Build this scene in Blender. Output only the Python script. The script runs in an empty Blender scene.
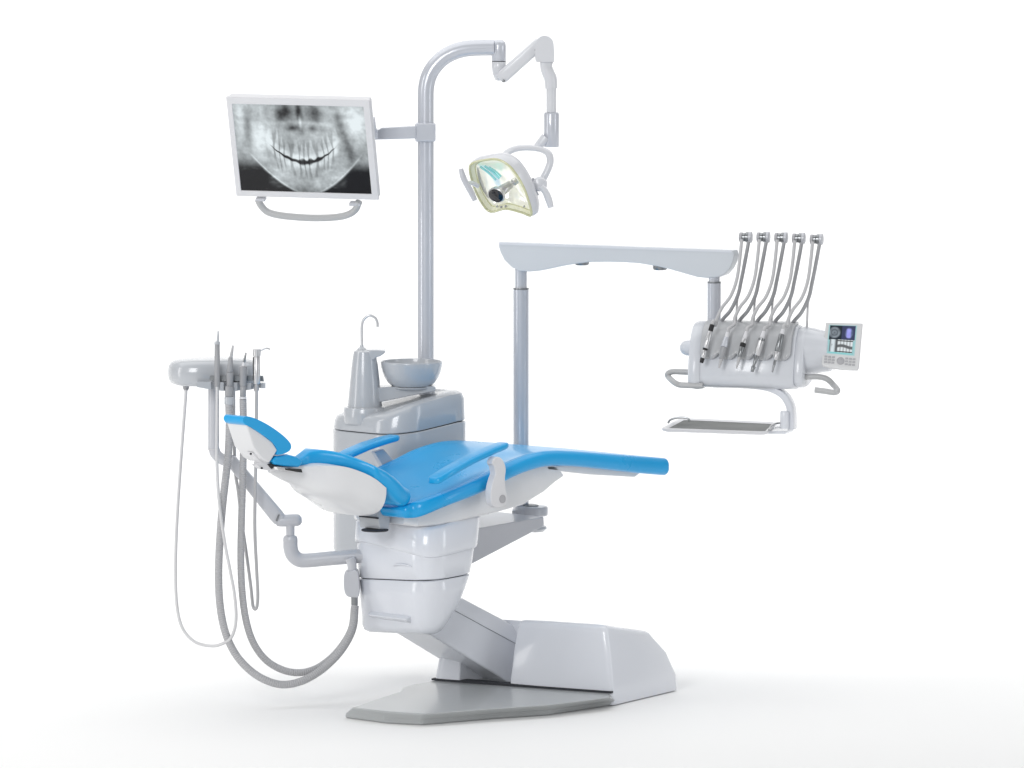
import bpy, math, random
from mathutils import Vector, Matrix, noise
random.seed(4)
V = Vector
C = bpy.context.scene.collection
R = math.radians
sc = bpy.context.scene

# ------------------------------------------------------------------ camera
FPX = 6000.0
ALPHA = math.atan(534/6000)
CAM = V((0, -20.7, 2.95))
FW = V((0, math.cos(ALPHA), -math.sin(ALPHA))); UP = V((0, math.sin(ALPHA), math.cos(ALPHA))); RT = V((1, 0, 0))
def ray(x, y): return FW + RT*((x-512)/FPX) + UP*((384-y)/FPX)
def onY(x, y, Y):
    d = ray(x, y); return CAM + d*((Y-CAM.y)/d.y)
def onH(x, y, h):
    d = ray(x, y); return CAM + d*((h-CAM.z)/d.z)
def onP(x, y, p, n):
    d = ray(x, y); return CAM + d*((p-CAM).dot(n)/d.dot(n))
def tom(px, Y=0.3): return px*(Y-CAM.y)/FPX
# chair frame: L head->foot, W near->far
P0 = V((-.334, 0, 0)); L = V((math.sqrt(.5), math.sqrt(.5), 0)); W = V((-math.sqrt(.5), math.sqrt(.5), 0))
def ch(l, w, h): return P0 + L*l + W*w + V((0, 0, h))
def onW(x, y, w): return onP(x, y, P0 + W*w, W)
def lwh(p): q = p-P0; return q.dot(L), q.dot(W), q.z
def zz(x0, y0, s, pts): return [(x0+a/s, y0+b/s) for a, b in pts]

# ------------------------------------------------------------------ materials
def mat(name, col, rough=.3, metal=0, coat=0, bump=0, bscale=300, emis=None, var=.03, vcol=False, trans=0, spec=.5, sss=0):
    m = bpy.data.materials.new(name); m.use_nodes = True
    nt = m.node_tree; b = nt.nodes['Principled BSDF']
    b.inputs['Base Color'].default_value = (*col, 1); b.inputs['Roughness'].default_value = rough
    b.inputs['Metallic'].default_value = metal; b.inputs['Coat Weight'].default_value = coat
    b.inputs['Coat Roughness'].default_value = .06; b.inputs['Specular IOR Level'].default_value = spec
    b.inputs['Transmission Weight'].default_value = trans
    tc = nt.nodes.new('ShaderNodeTexCoord')
    if vcol:
        a = nt.nodes.new('ShaderNodeAttribute'); a.attribute_name = 'picture'
        nt.links.new(a.outputs['Color'], b.inputs['Emission Color']); b.inputs['Emission Strength'].default_value = emis or .9
        b.inputs['Base Color'].default_value = (.01, .01, .012, 1)
        return m
    if var:
        n = nt.nodes.new('ShaderNodeTexNoise'); n.inputs['Scale'].default_value = 9; n.inputs['Detail'].default_value = 5
        nt.links.new(tc.outputs['Object'], n.inputs['Vector'])
        mr = nt.nodes.new('ShaderNodeMapRange'); mr.inputs['To Min'].default_value = max(.02, rough-var*2); mr.inputs['To Max'].default_value = rough+var*2
        nt.links.new(n.outputs['Fac'], mr.inputs['Value']); nt.links.new(mr.outputs['Result'], b.inputs['Roughness'])
        mx = nt.nodes.new('ShaderNodeMix'); mx.data_type = 'RGBA'
        mx.inputs[6].default_value = (*[c*(1-var) for c in col], 1); mx.inputs[7].default_value = (*[min(1, c*(1+var)) for c in col], 1)
        nt.links.new(n.outputs['Fac'], mx.inputs[0]); nt.links.new(mx.outputs[2], b.inputs['Base Color'])
    if bump:
        n2 = nt.nodes.new('ShaderNodeTexNoise'); n2.inputs['Scale'].default_value = bscale; n2.inputs['Detail'].default_value = 3
        nt.links.new(tc.outputs['Object'], n2.inputs['Vector'])
        bp = nt.nodes.new('ShaderNodeBump'); bp.inputs['Strength'].default_value = bump; bp.inputs['Distance'].default_value = .001
        nt.links.new(n2.outputs['Fac'], bp.inputs['Height']); nt.links.new(bp.outputs['Normal'], b.inputs['Normal'])
    return m
def ribbed(name, col, n_per_m):
    m = mat(name, col, .45, var=.02)
    nt = m.node_tree; b = nt.nodes['Principled BSDF']
    a = nt.nodes.new('ShaderNodeAttribute'); a.attribute_name = 'along'
    mu = nt.nodes.new('ShaderNodeMath'); mu.operation = 'MULTIPLY'; mu.inputs[1].default_value = n_per_m*2*math.pi
    si = nt.nodes.new('ShaderNodeMath'); si.operation = 'SINE'
    bp = nt.nodes.new('ShaderNodeBump'); bp.inputs['Strength'].default_value = .8; bp.inputs['Distance'].default_value = .0012
    nt.links.new(a.outputs['Fac'], mu.inputs[0]); nt.links.new(mu.outputs[0], si.inputs[0])
    nt.links.new(si.outputs[0], bp.inputs['Height']); nt.links.new(bp.outputs['Normal'], b.inputs['Normal'])
    return m
M = dict(
    white=mat('glossy_cool_white_plastic', (.72, .74, .79), .2, coat=.4, var=.008),
    shell=mat('satin_white_shell', (.71, .715, .73), .28, coat=.3, var=.01),
    pale=mat('pale_grey_plastic', (.53, .54, .575), .3, coat=.2, var=.01),
    grey=mat('base_plate_grey', (.41, .425, .43), .3, coat=.2, bump=.02, bscale=500, var=.015),
    cab=mat('cabinet_silver_grey', (.475, .495, .525), .22, coat=.5, var=.008),
    blue=mat('blue_vinyl', (.010, .355, .73), .28, coat=.12, bump=.03, bscale=700, var=.01, spec=.4),
    alu=mat('brushed_aluminium', (.58, .60, .65), .24, metal=.2, coat=.4, var=0),
    silver=mat('silver_metal', (.62, .62, .63), .34, metal=.8),
    steel=mat('dark_steel', (.28, .29, .30), .3, metal=.85),
    chrome=mat('chrome', (.85, .85, .86), .08, metal=1, var=0),
    dark=mat('black_rubber', (.012, .012, .014), .45),
    gap=mat('dark_gap', (.03, .032, .04), .7, var=0),
    hose=ribbed('ribbed_grey_hose', (.46, .46, .475), 130),
    hosel=mat('light_grey_tube', (.62, .62, .63), .35),
    hosem=mat('mid_grey_tube', (.46, .46, .47), .35),
    hosem2=mat('grey_whip_hose', (.50, .50, .51), .35),
    grip=mat('grey_instrument_grip', (.33, .335, .35), .35),
    frame=mat('monitor_frame_white', (.69, .69, .71), .3),
    screen=mat('radiograph_screen', (0, 0, 0), .12, vcol=True, emis=.88, spec=.3),
    lcd=mat('display_picture', (0, 0, 0), .15, vcol=True, emis=.9, spec=.3),
    button=mat('button_grey', (.40, .40, .42), .4),
    handle2=mat('display_case_grey', (.64, .645, .65), .3, coat=.2, var=.01),
    handle=mat('grey_handle_rubber', (.46, .465, .47), .4),
    holder=mat('holder_grey', (.47, .48, .495), .3, coat=.2, var=.01),
    tray=mat('tray_inner_steel', (.10, .107, .104), .5),
    lens=mat('lamp_lens_black', (.006, .006, .01), .12, coat=.5),
    amber=mat('pale_yellow_clear_rim', (.78, .78, .50), .08, coat=.6, trans=.35),
    amber2=mat('pale_cream_band', (.90, .90, .72), .15, coat=.6, var=0),
    beam=mat('pale_blue_grey_beam', (.62, .65, .685), .3, coat=.3, var=.01),
    arm=mat('lamp_arm_pale_plastic', (.66, .67, .70), .25, coat=.4, var=.01),
    console=mat('console_blue_white_plastic', (.64, .66, .70), .26, coat=.3, var=.008),
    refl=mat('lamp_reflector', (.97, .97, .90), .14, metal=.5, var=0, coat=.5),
    teal=mat('teal_reflection', (.35, .76, .78), .12, metal=.3, var=0),
)
_b = M['refl'].node_tree.nodes['Principled BSDF']; _b.inputs['Emission Color'].default_value = (1, .98, .85, 1); _b.inputs['Emission Strength'].default_value = .22  # added glow stands in for bulb light thrown back by the reflector
# ------------------------------------------------------------------ mesh helpers
def thing(name, label, cat, loc, group=None):
    o = bpy.data.objects.new(name, None); C.objects.link(o); o.location = loc; o.empty_display_size = .05
    o['label'] = label; o['category'] = cat
    if group: o['group'] = group
    return o
def wloc(o):
    p = V((0, 0, 0))
    while o: p += o.location; o = o.parent
    return p
def mesh(name, verts, faces, m, parent=None, bevel=0, seg=3, ang=38, label=None, sub=0, attr=None, origin=None):
    base = wloc(parent) if parent else V((0, 0, 0))
    n = len(verts); cen = sum((V(v) for v in verts), V())/n
    me = bpy.data.meshes.new(name)
    me.from_pydata([tuple(V(v)-cen) for v in verts], [], faces); me.update()
    import bmesh
    bm = bmesh.new(); bm.from_mesh(me)
    if attr is None: bmesh.ops.remove_doubles(bm, verts=bm.verts, dist=1e-6)
    bmesh.ops.recalc_face_normals(bm, faces=bm.faces); bm.to_mesh(me); bm.free()
    me.materials.append(m)
    me.shade_smooth()
    if not bevel: me.set_sharp_from_angle(angle=R(ang))
    if attr is not None:
        a = me.attributes.new('along', 'FLOAT', 'POINT'); a.data.foreach_set('value', attr)
    o = bpy.data.objects.new(name, me); C.objects.link(o)
    o.location = cen-base
    if parent: o.parent = parent
    if bevel:
        b = o.modifiers.new('bevel', 'BEVEL'); b.width = bevel; b.segments = seg; b.limit_method = 'ANGLE'; b.angle_limit = R(28)
        b.harden_normals = True; b.use_clamp_overlap = True
    if sub:
        s = o.modifiers.new('sub', 'SUBSURF'); s.levels = s.render_levels = sub
    if label: o['label'] = label
    return o
class G:
    def __init__(s): s.v = []; s.f = []; s.a = []
    def add(s, v, f, a=None):
        n = len(s.v); s.v += [V(p) for p in v]; s.f += [tuple(i+n for i in q) for q in f]
        s.a += (a if a else [0]*len(v)); return s
    def out(s, name, m, parent=None, along=False, **k): return mesh(name, s.v, s.f, m, parent, attr=s.a if along else None, **k)
def cr(pts, n=8, closed=False):
    P = [V(p) for p in pts]; out = []; N = len(P)
    rng = range(N) if closed else range(N-1)
    for i in rng:
        if closed: p0, p1, p2, p3 = P[(i-1) % N], P[i], P[(i+1) % N], P[(i+2) % N]
        else:
            p1, p2 = P[i], P[i+1]; p0 = P[i-1] if i else p1*2-p2; p3 = P[i+2] if i+2 < N else p2*2-p1
        for k in range(n):
            t = k/n
            # centripetal-ish blend
            out.append(.5*((2*p1)+(p2-p0)*t+(2*p0-5*p1+4*p2-p3)*t*t+(3*p1-p0-3*p2+p3)*t**3))
    if not closed: out.append(P[-1])
    return out
def crn(vals, n): # scalar catmull through same sampling
    return [v.x for v in cr([V((a, 0, 0)) for a in vals], n)]
def loft(rings, cap0=True, cap1=True, closed=True):
    v = []; f = []; n = len(rings[0])
    for r in rings: v += r
    for i in range(len(rings)-1):
        for j in range(n if closed else n-1):
            k = (j+1) % n
            f.append((i*n+j, i*n+k, (i+1)*n+k, (i+1)*n+j))
    if cap0: f.append(tuple(range(n))[::-1])
    if cap1: f.append(tuple(range((len(rings)-1)*n, len(rings)*n)))
    return v, f
def tube(pts, rad, n=14, smooth=6, cap=True, rf=None, closed=False, flat=None):
    P = cr(pts, smooth, closed) if smooth > 1 else [V(p) for p in pts]
    if isinstance(rad, (list, tuple)): rr_ = crn(rad, smooth) if smooth > 1 else list(rad)
    else: rr_ = [rad]*len(P)
    N = len(P); T = []
    for i in range(N):
        a = P[(i-1) % N] if (closed or i) else P[i]; b = P[(i+1) % N] if (closed or i < N-1) else P[i]
        T.append((b-a).normalized())
    u = V((0, 1, 0)) if abs(T[0].y) < .9 else V((1, 0, 0))
    rings = []; al = []; s = 0
    for i in range(N):
        if i: s += (P[i]-P[i-1]).length
        u = (u-T[i]*u.dot(T[i])).normalized(); w = T[i].cross(u)
        ring = []
        for k in range(n):
            a = 2*math.pi*k/n; q = rr_[i]*(rf(a) if rf else 1)
            e = flat if flat else 1
            ring.append(P[i]+u*math.cos(a)*q*e+w*math.sin(a)*q)
        rings.append(ring); al += [s]*n
    if closed:
        rings.append(rings[0]); al += [s]*n
        v, f = loft(rings, False, False)
    else: v, f = loft(rings, cap, cap)
    return v, f, al
def lathe(p, axis, prof, n=32, xs=1.0):
    axis = V(axis).normalized(); u = V((1, 0, 0)) if abs(axis.x) < .8 else V((0, 1, 0))
    u = (u-axis*u.dot(axis)).normalized(); w = axis.cross(u); p = V(p)
    rings = [[p+axis*h+(u*math.cos(2*math.pi*k/n)*xs+w*math.sin(2*math.pi*k/n))*max(r, 1e-4) for k in range(n)] for r, h in prof]
    return loft(rings)
def prism(pts, vec):
    n = len(pts); vec = V(vec)
    v = [V(p) for p in pts]+[V(p)+vec for p in pts]
    f = [tuple(range(n))[::-1], tuple(range(n, 2*n))]+[(i, (i+1) % n, (i+1) % n+n, i+n) for i in range(n)]
    return v, f
def box(c, ax, ay, az):
    c = V(c); ax = V(ax); ay = V(ay); az = V(az)
    v = [c+ax*i+ay*j+az*k for i in (-1, 1) for j in (-1, 1) for k in (-1, 1)]
    return v, [(0, 1, 3, 2), (4, 6, 7, 5), (0, 4, 5, 1), (2, 3, 7, 6), (0, 2, 6, 4), (1, 5, 7, 3)]
def rr(a0, a1, b0, b1, r, n=6):
    r = min(r, (a1-a0)/2*.999, (b1-b0)/2*.999); out = []
    for cx, cy, s in ((a1-r, b1-r, 0), (a0+r, b1-r, 1), (a0+r, b0+r, 2), (a1-r, b0+r, 3)):
        for k in range(n+1):
            t = (s+k/n)*math.pi/2; out.append((cx+r*math.cos(t), cy+r*math.sin(t)))
    return out
def wslab(px, w0, w1): # pixel polygon traced on the near plane w0, run across the chair to w1
    p = [onW(x, y, w0) for x, y in px]
    return prism(p, W*(w1-w0))

# ================================================================== setting
def sheet(name, prof, m, x0=-26, x1=26, nx=2):
    v = []; f = []
    for y, z in prof:
        for i in range(nx+1): v.append((x0+(x1-x0)*i/nx, y, z))
    for j in range(len(prof)-1):
        for i in range(nx): a = j*(nx+1)+i; f.append((a, a+1, a+nx+2, a+nx+1))
    o = mesh(name, v, f, m); o['kind'] = 'structure'
    for p in o.data.polygons: pass
    return o
floor_m = mat('white_studio_floor', (.925, .922, .915), .6, var=.0, spec=.2)
back_m = mat('white_studio_backdrop', (.88, .88, .88), .8, var=0, spec=.1)
sheet('floor', [(-24, 0), (4, 0)], floor_m)
sheet('backdrop', [(4+5*math.sin(R(a)), 5-5*math.cos(R(a))) for a in range(0, 91, 5)]+[(9, 9)], back_m)

# ================================================================== dental chair
chair = thing('dental_chair', 'large reclined treatment chair with blue vinyl cushions on a white column and grey floor plate', 'dental chair', ch(.2, 0, 0))
# ---- floor plate
hp = .045
Bp = [(344, 718), (385, 723.5), (422, 725.5), (490, 719.5), (549, 715.5), (617, 705)]
Tp = [(352, 707.5), (387, 711.5), (423, 714), (490, 709), (549, 705), (611, 697.5)]
back = [(608, 690), (560, 676), (470, 672), (433, 680.5), (411, 684.5), (403, 687), (399, 691.5), (374, 699.5)]
vb = [onH(x, y, 0) for x, y in Bp]; vt = [onH(x, y, hp) for x, y in Tp]
for x, y in back:
    q = onH(x, y, hp); vt.append(q); vb.append(V((q.x-.006, q.y+.012, 0)))
vm = [b.lerp(t, .12)+V((0, 0, .012)) for b, t in zip(vb, vt)]
v, f = loft([vb, vm, vt]); mesh('base_plate', v, f, M['grey'], chair, bevel=.012, seg=4)
# ---- housing (box turned with the base)
q1 = onH(433, 680.5, hp); q2 = onH(612, 693.5, hp); q3 = onH(680, 688.5, 0); q2f = onH(617, 703.5, 0)
for q in (q1, q2, q3, q2f): q.z = 0
eB = (q3-q2f); q4 = q1+eB
a_dir = (q2-q1).normalized(); b_dir = eB.normalized()
ht = onP(604, 627, q2, V((0, 1, 0))).z
def hou(s, t): return q1+(q2-q1)*s+eB*t
def hring(h, s0, s1, t0, t1, tl, hl):
    r = []
    for s, t in rr(s0, s1, t0, t1, .10, 5):
        p = hou(s, t); k = (t-t0)/(t1-t0)
        p.z = h-hl*k; r.append(p)
    return r
def fillet(ps, n=4):  # ps: (a, b, r)
    o_ = []
    for i in range(len(ps)):
        a = V((*ps[i-1][:2], 0)); p = V((*ps[i][:2], 0)); b = V((*ps[(i+1) % len(ps)][:2], 0)); r = ps[i][2]
        A_ = p+(a-p).normalized()*min(r, (a-p).length*.48); B_ = p+(b-p).normalized()*min(r, (b-p).length*.48)
        for k in range(n+1):
            t = k/n; q = (A_*(1-t)+p*t)*(1-t)+(p*(1-t)+B_*t)*t; o_.append((q.x, q.y))
    return o_
def hlev(h, i0, i1, t0, t1, notch, hl):
    pl_ = [(i0, t0, .05), (.15, t0, .012), (.17, .40, .02), (.40, .40, .02), (.418+notch*.32, notch, .012), (.585+notch*.12, t0, .05), (1-i1, t0, .035), (1-i1, t1, .03), (i0, t1, .03)]
    r = []
    for a, b in fillet(pl_):
        p = hou(a, b); p.z = h-hl*max(0, (b-t0)/(t1-t0)); r.append(p)
    return r
rings = [hlev(.004, -.002, -.004, -.005, 1.03, .02, 0), hlev(.06, .002, -.002, 0, 1.02, .025, 0), hlev(ht*.62, .028, .022, .025, .93, .055, .03), hlev(ht-.03, .05, .043, .045, .77, .085, .045),
         hlev(ht-.012, .055, .050, .055, .74, .10, .048), hlev(ht-.003, .065, .062, .075, .71, .12, .048), hlev(ht, .09, .085, .10, .68, .15, .048)]
v, f = loft(rings); hs = mesh('base_housing', v, f, M['white'], chair, ang=50)
sq = [hou(a, b) for a, b in ((-.004, -.012), (1.0, -.012), (1.0, .1), (-.004, .1))]
for p in sq: p.z = hp+.001
v, f = prism(sq, (0, 0, .007)); mesh('foot_seam', v, f, M['gap'], chair)  # dark joint, made thicker to draw the shadow under the lift arm
# panel joint on near side: thin dark line
# ---- lift arm
def armsec(pb, pc, pt):  # pixel of near bottom, near crease, upper contour
    a = onW(*pb, -.10); b = onW(*pc, -.10); c = onW(*pt, -.062)
    la, _, ha = lwh(a); lb, _, hb = lwh(b); lc, _, hc = lwh(c)
    return [ch(la, -.10, ha), ch(lb, -.10, hb), ch(lc, -.062, hc), ch(lc, .062, hc), ch(lb, .10, hb), ch(la, .10, ha)]
s0 = armsec((406, 620), (430, 596), (438, 585)); s1 = armsec((512, 684.5), (522, 646), (529, 633))
s2 = [a.lerp(b, 1.22) for a, b in zip(s0, s1)]
v, f = loft([s0, s2]); mesh('lift_arm', v, f, M['white'], chair, bevel=.006)
v, f, a = tube([s0[1]+W*-.0005+V((0, 0, -.004)), s2[1]+W*-.0005+V((0, 0, -.004))], .0011, 6, 1); mesh('arm_seam', v, f, M['steel'], chair)
# ---- column
HW = .205; l0 = -.135
def colring(y, l0_, l1_, hw, r=.085, hf=None, grow=0):
    h = onY(425, y, .707*(l0-HW)).z; out_ = []
    for a, b in rr(l0_-grow, l1_+grow, -hw-grow, hw+grow, r, 8):
        p = ch(a, b, h)
        if hf: p.z = h+hf(a, b)
        if y >= 560: p.z -= .058*(b+hw)
        elif y >= 545: p.z -= .020*(b+hw)
        out_.append(p)
    return out_
def toph(a, b): return .028*max(0, min(1, (a+.1)/.22))
def seamh(a, b):
    X = (a-b); x = 512+(P0.x+.707*X)*290
    pts = [(350, 546.5), (385, 547.5), (403, 552), (418, 557), (432, 558.5), (455, 556), (480, 552)]
    for (xa, ya), (xb, yb) in zip(pts, pts[1:]):
        if x <= xb: break
    t = max(0, min(1, (x-xa)/(xb-xa))); yy = ya+(yb-ya)*t
    if b > 0.02 and a > l0+.02: yy = 550
    return -(yy-550)/290
def darkh(a, b): return .010*max(0, min(1, (a+.08)/.2))
# upper collar
v, f = loft([colring(529.5, l0+.03, .135, HW-.03, hf=toph), colring(528, l0+.008, .152, HW-.008, hf=toph), colring(531, l0, .158, HW, hf=toph, grow=.002),
             colring(548, l0, .138, HW, hf=lambda a, b: seamh(a, b)*.85, grow=.005), colring(549.8, l0, .136, HW, hf=seamh, grow=.004), colring(550.8, l0, .135, HW, hf=seamh, grow=-.001), colring(553, l0+.03, .11, HW-.03, hf=seamh)])
mesh('column_collar', v, f, M['white'], chair, ang=50)
v, f = loft([colring(545, l0+.01, .12, HW-.01), colring(552, l0, .133, HW), colring(566, l0+.001, .125, HW-.002), colring(580, l0+.002, .114, HW-.003, hf=darkh), colring(581.2, l0+.006, .108, HW-.008, hf=darkh)])
mesh('column_cover', v, f, M['white'], chair, ang=50)
v, f = loft([colring(577, l0+.01, .10, HW-.014), colring(586, l0+.01, .10, HW-.014)]); mesh('cover_gap', v, f, M['gap'], chair)
v, f = loft([colring(582.2, l0+.006, .108, HW-.008, hf=darkh), colring(583.2, l0+.002, .113, HW-.004, hf=darkh), colring(597, l0+.005, .093, HW-.007, hf=lambda a, b: .006*(a+.1)/.1), colring(610, l0+.009, .064, HW-.012, r=.08),
             colring(621, l0+.013, .03, HW-.017, r=.075), colring(629, l0+.018, .0, HW-.022, r=.07), colring(634.5, l0+.027, -.022, HW-.032, r=.045), colring(637.3, l0+.045, -.045, HW-.05, r=.03), colring(638, l0+.06, -.06, HW-.07, r=.01)])
mesh('column_lower_cover', v, f, M['white'], chair, ang=60)
# small moulded lip on the column cover
pl = [onP(x, y, ch(l0-.003, 0, 0), L) for x, y in ((393, 566), (398, 564.5), (405, 564.8), (411, 566.5))]
v, f, a = tube(pl, [.0015, .0035, .0035, .0015], 8); mesh('moulded_lip', v, f, M['white'], chair)
# ---- seat shell
def loftW(st, r, topr=None, n=6, dl=None):
    rings = []
    for x, yt, yb, hw in st:
        a = onW(x, yt, -hw); b = onW(x, yb, -hw); l, _, h1 = lwh(a); _, _, h0 = lwh(b)
        rings.append([ch(l, p, q) for p, q in rr(-hw, hw, h0, h1, min(r, (h1-h0)*.49), n)])
    return rings
def endcap(rings, frac=(.96, .85, .6), dl=.006, sign=1):
    base = rings[-1]; c = sum(base, V())/len(base); out_ = []
    for k, s in enumerate(frac):
        out_.append([c+(p-c)*s+L*sign*dl*(k+1) if True else p for p in base])
    return out_
def shrinkcap(ring, dirv, r, steps=4):  # round the end of a slab: move out by r, shrink by r
    c = sum(ring, V())/len(ring); res = []
    hs_ = [(p-c) for p in ring]
    mw = max(abs(d.dot(W)) for d in hs_); mh = max(abs(d.z) for d in hs_)
    for k in range(1, steps+1):
        t = k/steps*math.pi/2; o_ = math.sin(t)*r; s = (1-math.cos(t))*r
        res.append([c+dirv*o_+W*(d.dot(W)*(mw-s)/mw)+V((0, 0, d.z*(mh-s)/mh))+L*d.dot(L) for d in hs_])
    return res
shell_st = [(404, 510, 524.5, .12), (418, 505, 527, .16), (440, 500, 526, .19), (470, 490, 519, .215), (500, 475, 512, .225), (524, 464, 505, .225), (545, 460, 492, .225), (556, 464, 482.5, .225), (563, 473.5, 477, .225)]
rg = loftW(shell_st, .012)
v, f = loft(rg); mesh('seat_shell', v, f, M['shell'], chair, ang=30)
# legrest under-plate
v, f = wslab(zz(520, 420, 5.69, [(150, 262), (300, 258), (560, 280), (692, 296), (655, 325), (400, 311), (160, 284)]), -.225, .22)
mesh('legrest_plate', v, f, M['shell'], chair, bevel=.003)
# ---- seat + leg cushion
seat = [(412, 504, 519, .20), (425, 500.5, 517, .235), (448, 492.5, 507.5, .262), (478, 480, 496, .27), (500, 469.5, 486, .27), (520, 459.5, 476, .27), (540, 453, 469, .27), (556, 450.8, 466.3, .27),
        (580, 451.5, 467, .27), (610, 453.8, 470, .27), (640, 456.2, 473.4, .27), (668, 458.4, 475.8, .27)]
def dense(st, n=5):
    cols = list(zip(*st)); cs = [crn(c, n) for c in cols]; return list(zip(*cs))
rings = []
for x, yt, yb, hw in dense(seat):
    l, _, h1 = lwh(onW(x, yt, -hw)); _, _, h0 = lwh(onW(x, yb, -hw))
    ring = []
    for p, q in rr(-hw, hw, h0, h1, .024, 7):
        ring.append((p, q))
    # insert dished top points (between the two top corners): ring order starts right side -> top right arc -> top left arc
    top_r = ring[7]; top_l = ring[8]
    ins = []
    K = 12
    dish = .014*max(0, min(1, (.60-l)/.3))
    for k in range(1, K):
        t = k/K; p = top_r[0]+(top_l[0]-top_r[0])*t; d = min(t, 1-t)*2
        s = min(1, d/.28); s = s*s*(3-2*s)
        ins.append((p, top_r[1]-dish*s))
    ring = ring[:8]+ins+ring[8:]
    rings.append([ch(l, p, q) for p, q in ring])
pre = shrinkcap(rings[0], -L, .026, 5); post = shrinkcap(rings[-1], L, .014, 5)
v, f = loft(pre[::-1]+rings+post); mesh('seat_cushion', v, f, M['blue'], chair, ang=60)
# piping groove along the near bolster
for s in (-1, 1):
    pts = []
    for x, yt, yb, hw in seat[1:-1]:
        l, _, h1 = lwh(onW(x, yt, -hw)); pts.append(ch(l, s*(hw-.034), h1-.0045))
    v, f, a = tube(pts, .0035, 8); mesh('piping', v, f, M['blue'], chair)
# ---- backrest shell and cushion
bk = [ # x of near edge, y top of cushion, y cushion/shell edge, keel y at (x - offset), half width
    (272, 462, 466.8, 472.8, .012), (284, 461, 466.6, 479, .018), (299, 458.5, 466.5, 485.5, .024), (312, 450.6, 466.5, 489, .055), (328, 450.3, 465.8, 493.5, .105), (345, 453.5, 466.8, 498, .145), (362, 459.5, 472, 503.8, .17), (376, 465.5, 479, 509.2, .192), (387, 471, 488, 514.5, .20)]
rings = []; pad = []
for x, yt, ye, yk, hw in dense(bk, 4):
    l, _, he = lwh(onW(x, ye, -hw)); _, _, htp = lwh(onW(x, yt, -hw))
    pk = ch(l, 0, 0); xk = x-hw*205; hk = onP(xk, yk, pk, L).z
    hk = lwh(onP(xk, yk, ch(l, 0, 0), V((0, 1, 0))))[2]
    n = 24; ring = []
    for k in range(n+1):
        t = math.pi*k/n; c_ = math.cos(t); s_ = math.sin(t)
        ww = hw*.985*math.copysign(abs(c_)**.55, c_); hh = he+(hk-he)*(abs(s_)**.8)
        ring.append(ch(l, -ww, hh))
    ring.append(ch(l, hw*.5, he+.004)); ring.append(ch(l, -hw*.5, he+.004))
    rings.append(ring)
    f_ = max(0, min(1, (x-312)/64)); hp2 = max(.02, hw*(.45+.55*f_))
    lp, _, hep = lwh(onW(x, ye, -hp2)); _, _, htpp = lwh(onW(x, yt, -hp2))
    l, he, htp, hw = lp, hep, htpp, hp2
    rp = [(p, q) for p, q in rr(-hw-.004, hw+.004, he-.001, htp, min(.02, (htp-he)*.45, hw*.6), 6)]
    if x >= 298.9: pad.append([ch(l, p, q) for p, q in rp])
cap = rings[-1]; c_ = sum(cap, V())/len(cap)
ends = [[c_+(p-c_)*s+L*d for p in cap] for s, d in ((.97, .006), (.88, .012), (.7, .016))]
v, f = loft(rings+ends); mesh('backrest_shell', v, f, M['shell'], chair, ang=50)
# cushion continues down to the seat
extra = []
for x, yt, ye, hw in ((396, 475.5, 499, .205), (402, 481, 505, .205), (407, 487, 507, .20)):
    l, _, he = lwh(onW(x, ye, -hw)); _, _, htp = lwh(onW(x, yt, -hw))
    extra.append([ch(l, p, q) for p, q in rr(-hw-.004, hw+.004, he, htp, .034, 6)])
v, f = loft(shrinkcap(pad[0], -L, .012, 3)[::-1]+pad+extra+shrinkcap(extra[-1], L, .035, 6)); mesh('backrest_cushion', v, f, M['blue'], chair, ang=60)
# hinge block between backrest and seat
v, f = wslab([(378, 517), (380, 507), (390.5, 516), (389.5, 529.5), (380, 529.5)], -.07, .03); mesh('back_hinge', v, f, M['cab'], chair, bevel=.004)
v, f = wslab([(377.5, 517.4), (378.8, 517.4), (378.8, 519), (377.5, 519)], -.072, .02); mesh('hinge_slot', v, f, M['gap'], chair)
pc = onW(381, 530.5, -.07); v, f = lathe(pc-V((0, 0, .004))+W*.03, (0, 0, 1), [(.044, 0), (.047, .002), (.047, .005), (.044, .007)]); mesh('hinge_ring', v, f, M['gap'], chair)
# neck pad
v, f = wslab([(273, 461), (276, 456.5), (288, 454.2), (297, 456.5), (304, 461), (300, 467.5), (286, 466.5), (275, 464.5)], -.05, .05); mesh('neck_pad', v, f, M['blue'], chair, bevel=.008)
# ---- headrest
hd = thing  # noqa
hpad = [(246, 416.2), (256, 418.6), (268, 424.6), (279, 432), (287, 438.8), (291.3, 444.8), (290.2, 450.3), (284.5, 453.6), (277.6, 454.8), (277.8, 449), (272, 441.5), (261, 433.5), (251, 427), (245, 424.3), (243, 420)]
P = [onW(x, y, -.055) for x, y in hpad]; P = cr(P, 4, True)
v, f = prism(P, W*.098); hp_o = mesh('headrest_cushion', v, f, M['blue'], chair, bevel=.014, seg=4)
sh = [onW(x, y, -.05) for x, y in ((246, 423.5), (261, 433), (272.5, 442), (278, 450), (269.5, 463.2), (263, 459.5), (254, 448))]
c0 = sum(sh, V())/len(sh); sh2 = [p+W*.10 for p in sh]
v, f = loft([sh, sh2]); mesh('headrest_shell', v, f, M['shell'], chair, bevel=.006, seg=3)
v, f = wslab([(252, 452), (262, 456), (270, 462.5), (275, 466.5), (286, 470.5), (276, 471.5), (262, 469), (257, 465), (261, 464)], -.03, .0); mesh('headrest_bracket', v, f, M['frame'], chair, bevel=.003)
v, f = wslab([(268, 464.5), (273, 463), (276, 466), (272, 469)], -.034, -.02); mesh('bracket_joint', v, f, M['dark'], chair, bevel=.001)
v, f = wslab([(276, 466.6), (300, 469.5), (302.5, 472), (296, 472.5), (278, 470)], -.052, -.02); mesh('release_lever', v, f, M['chrome'], chair, bevel=.002)
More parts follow.
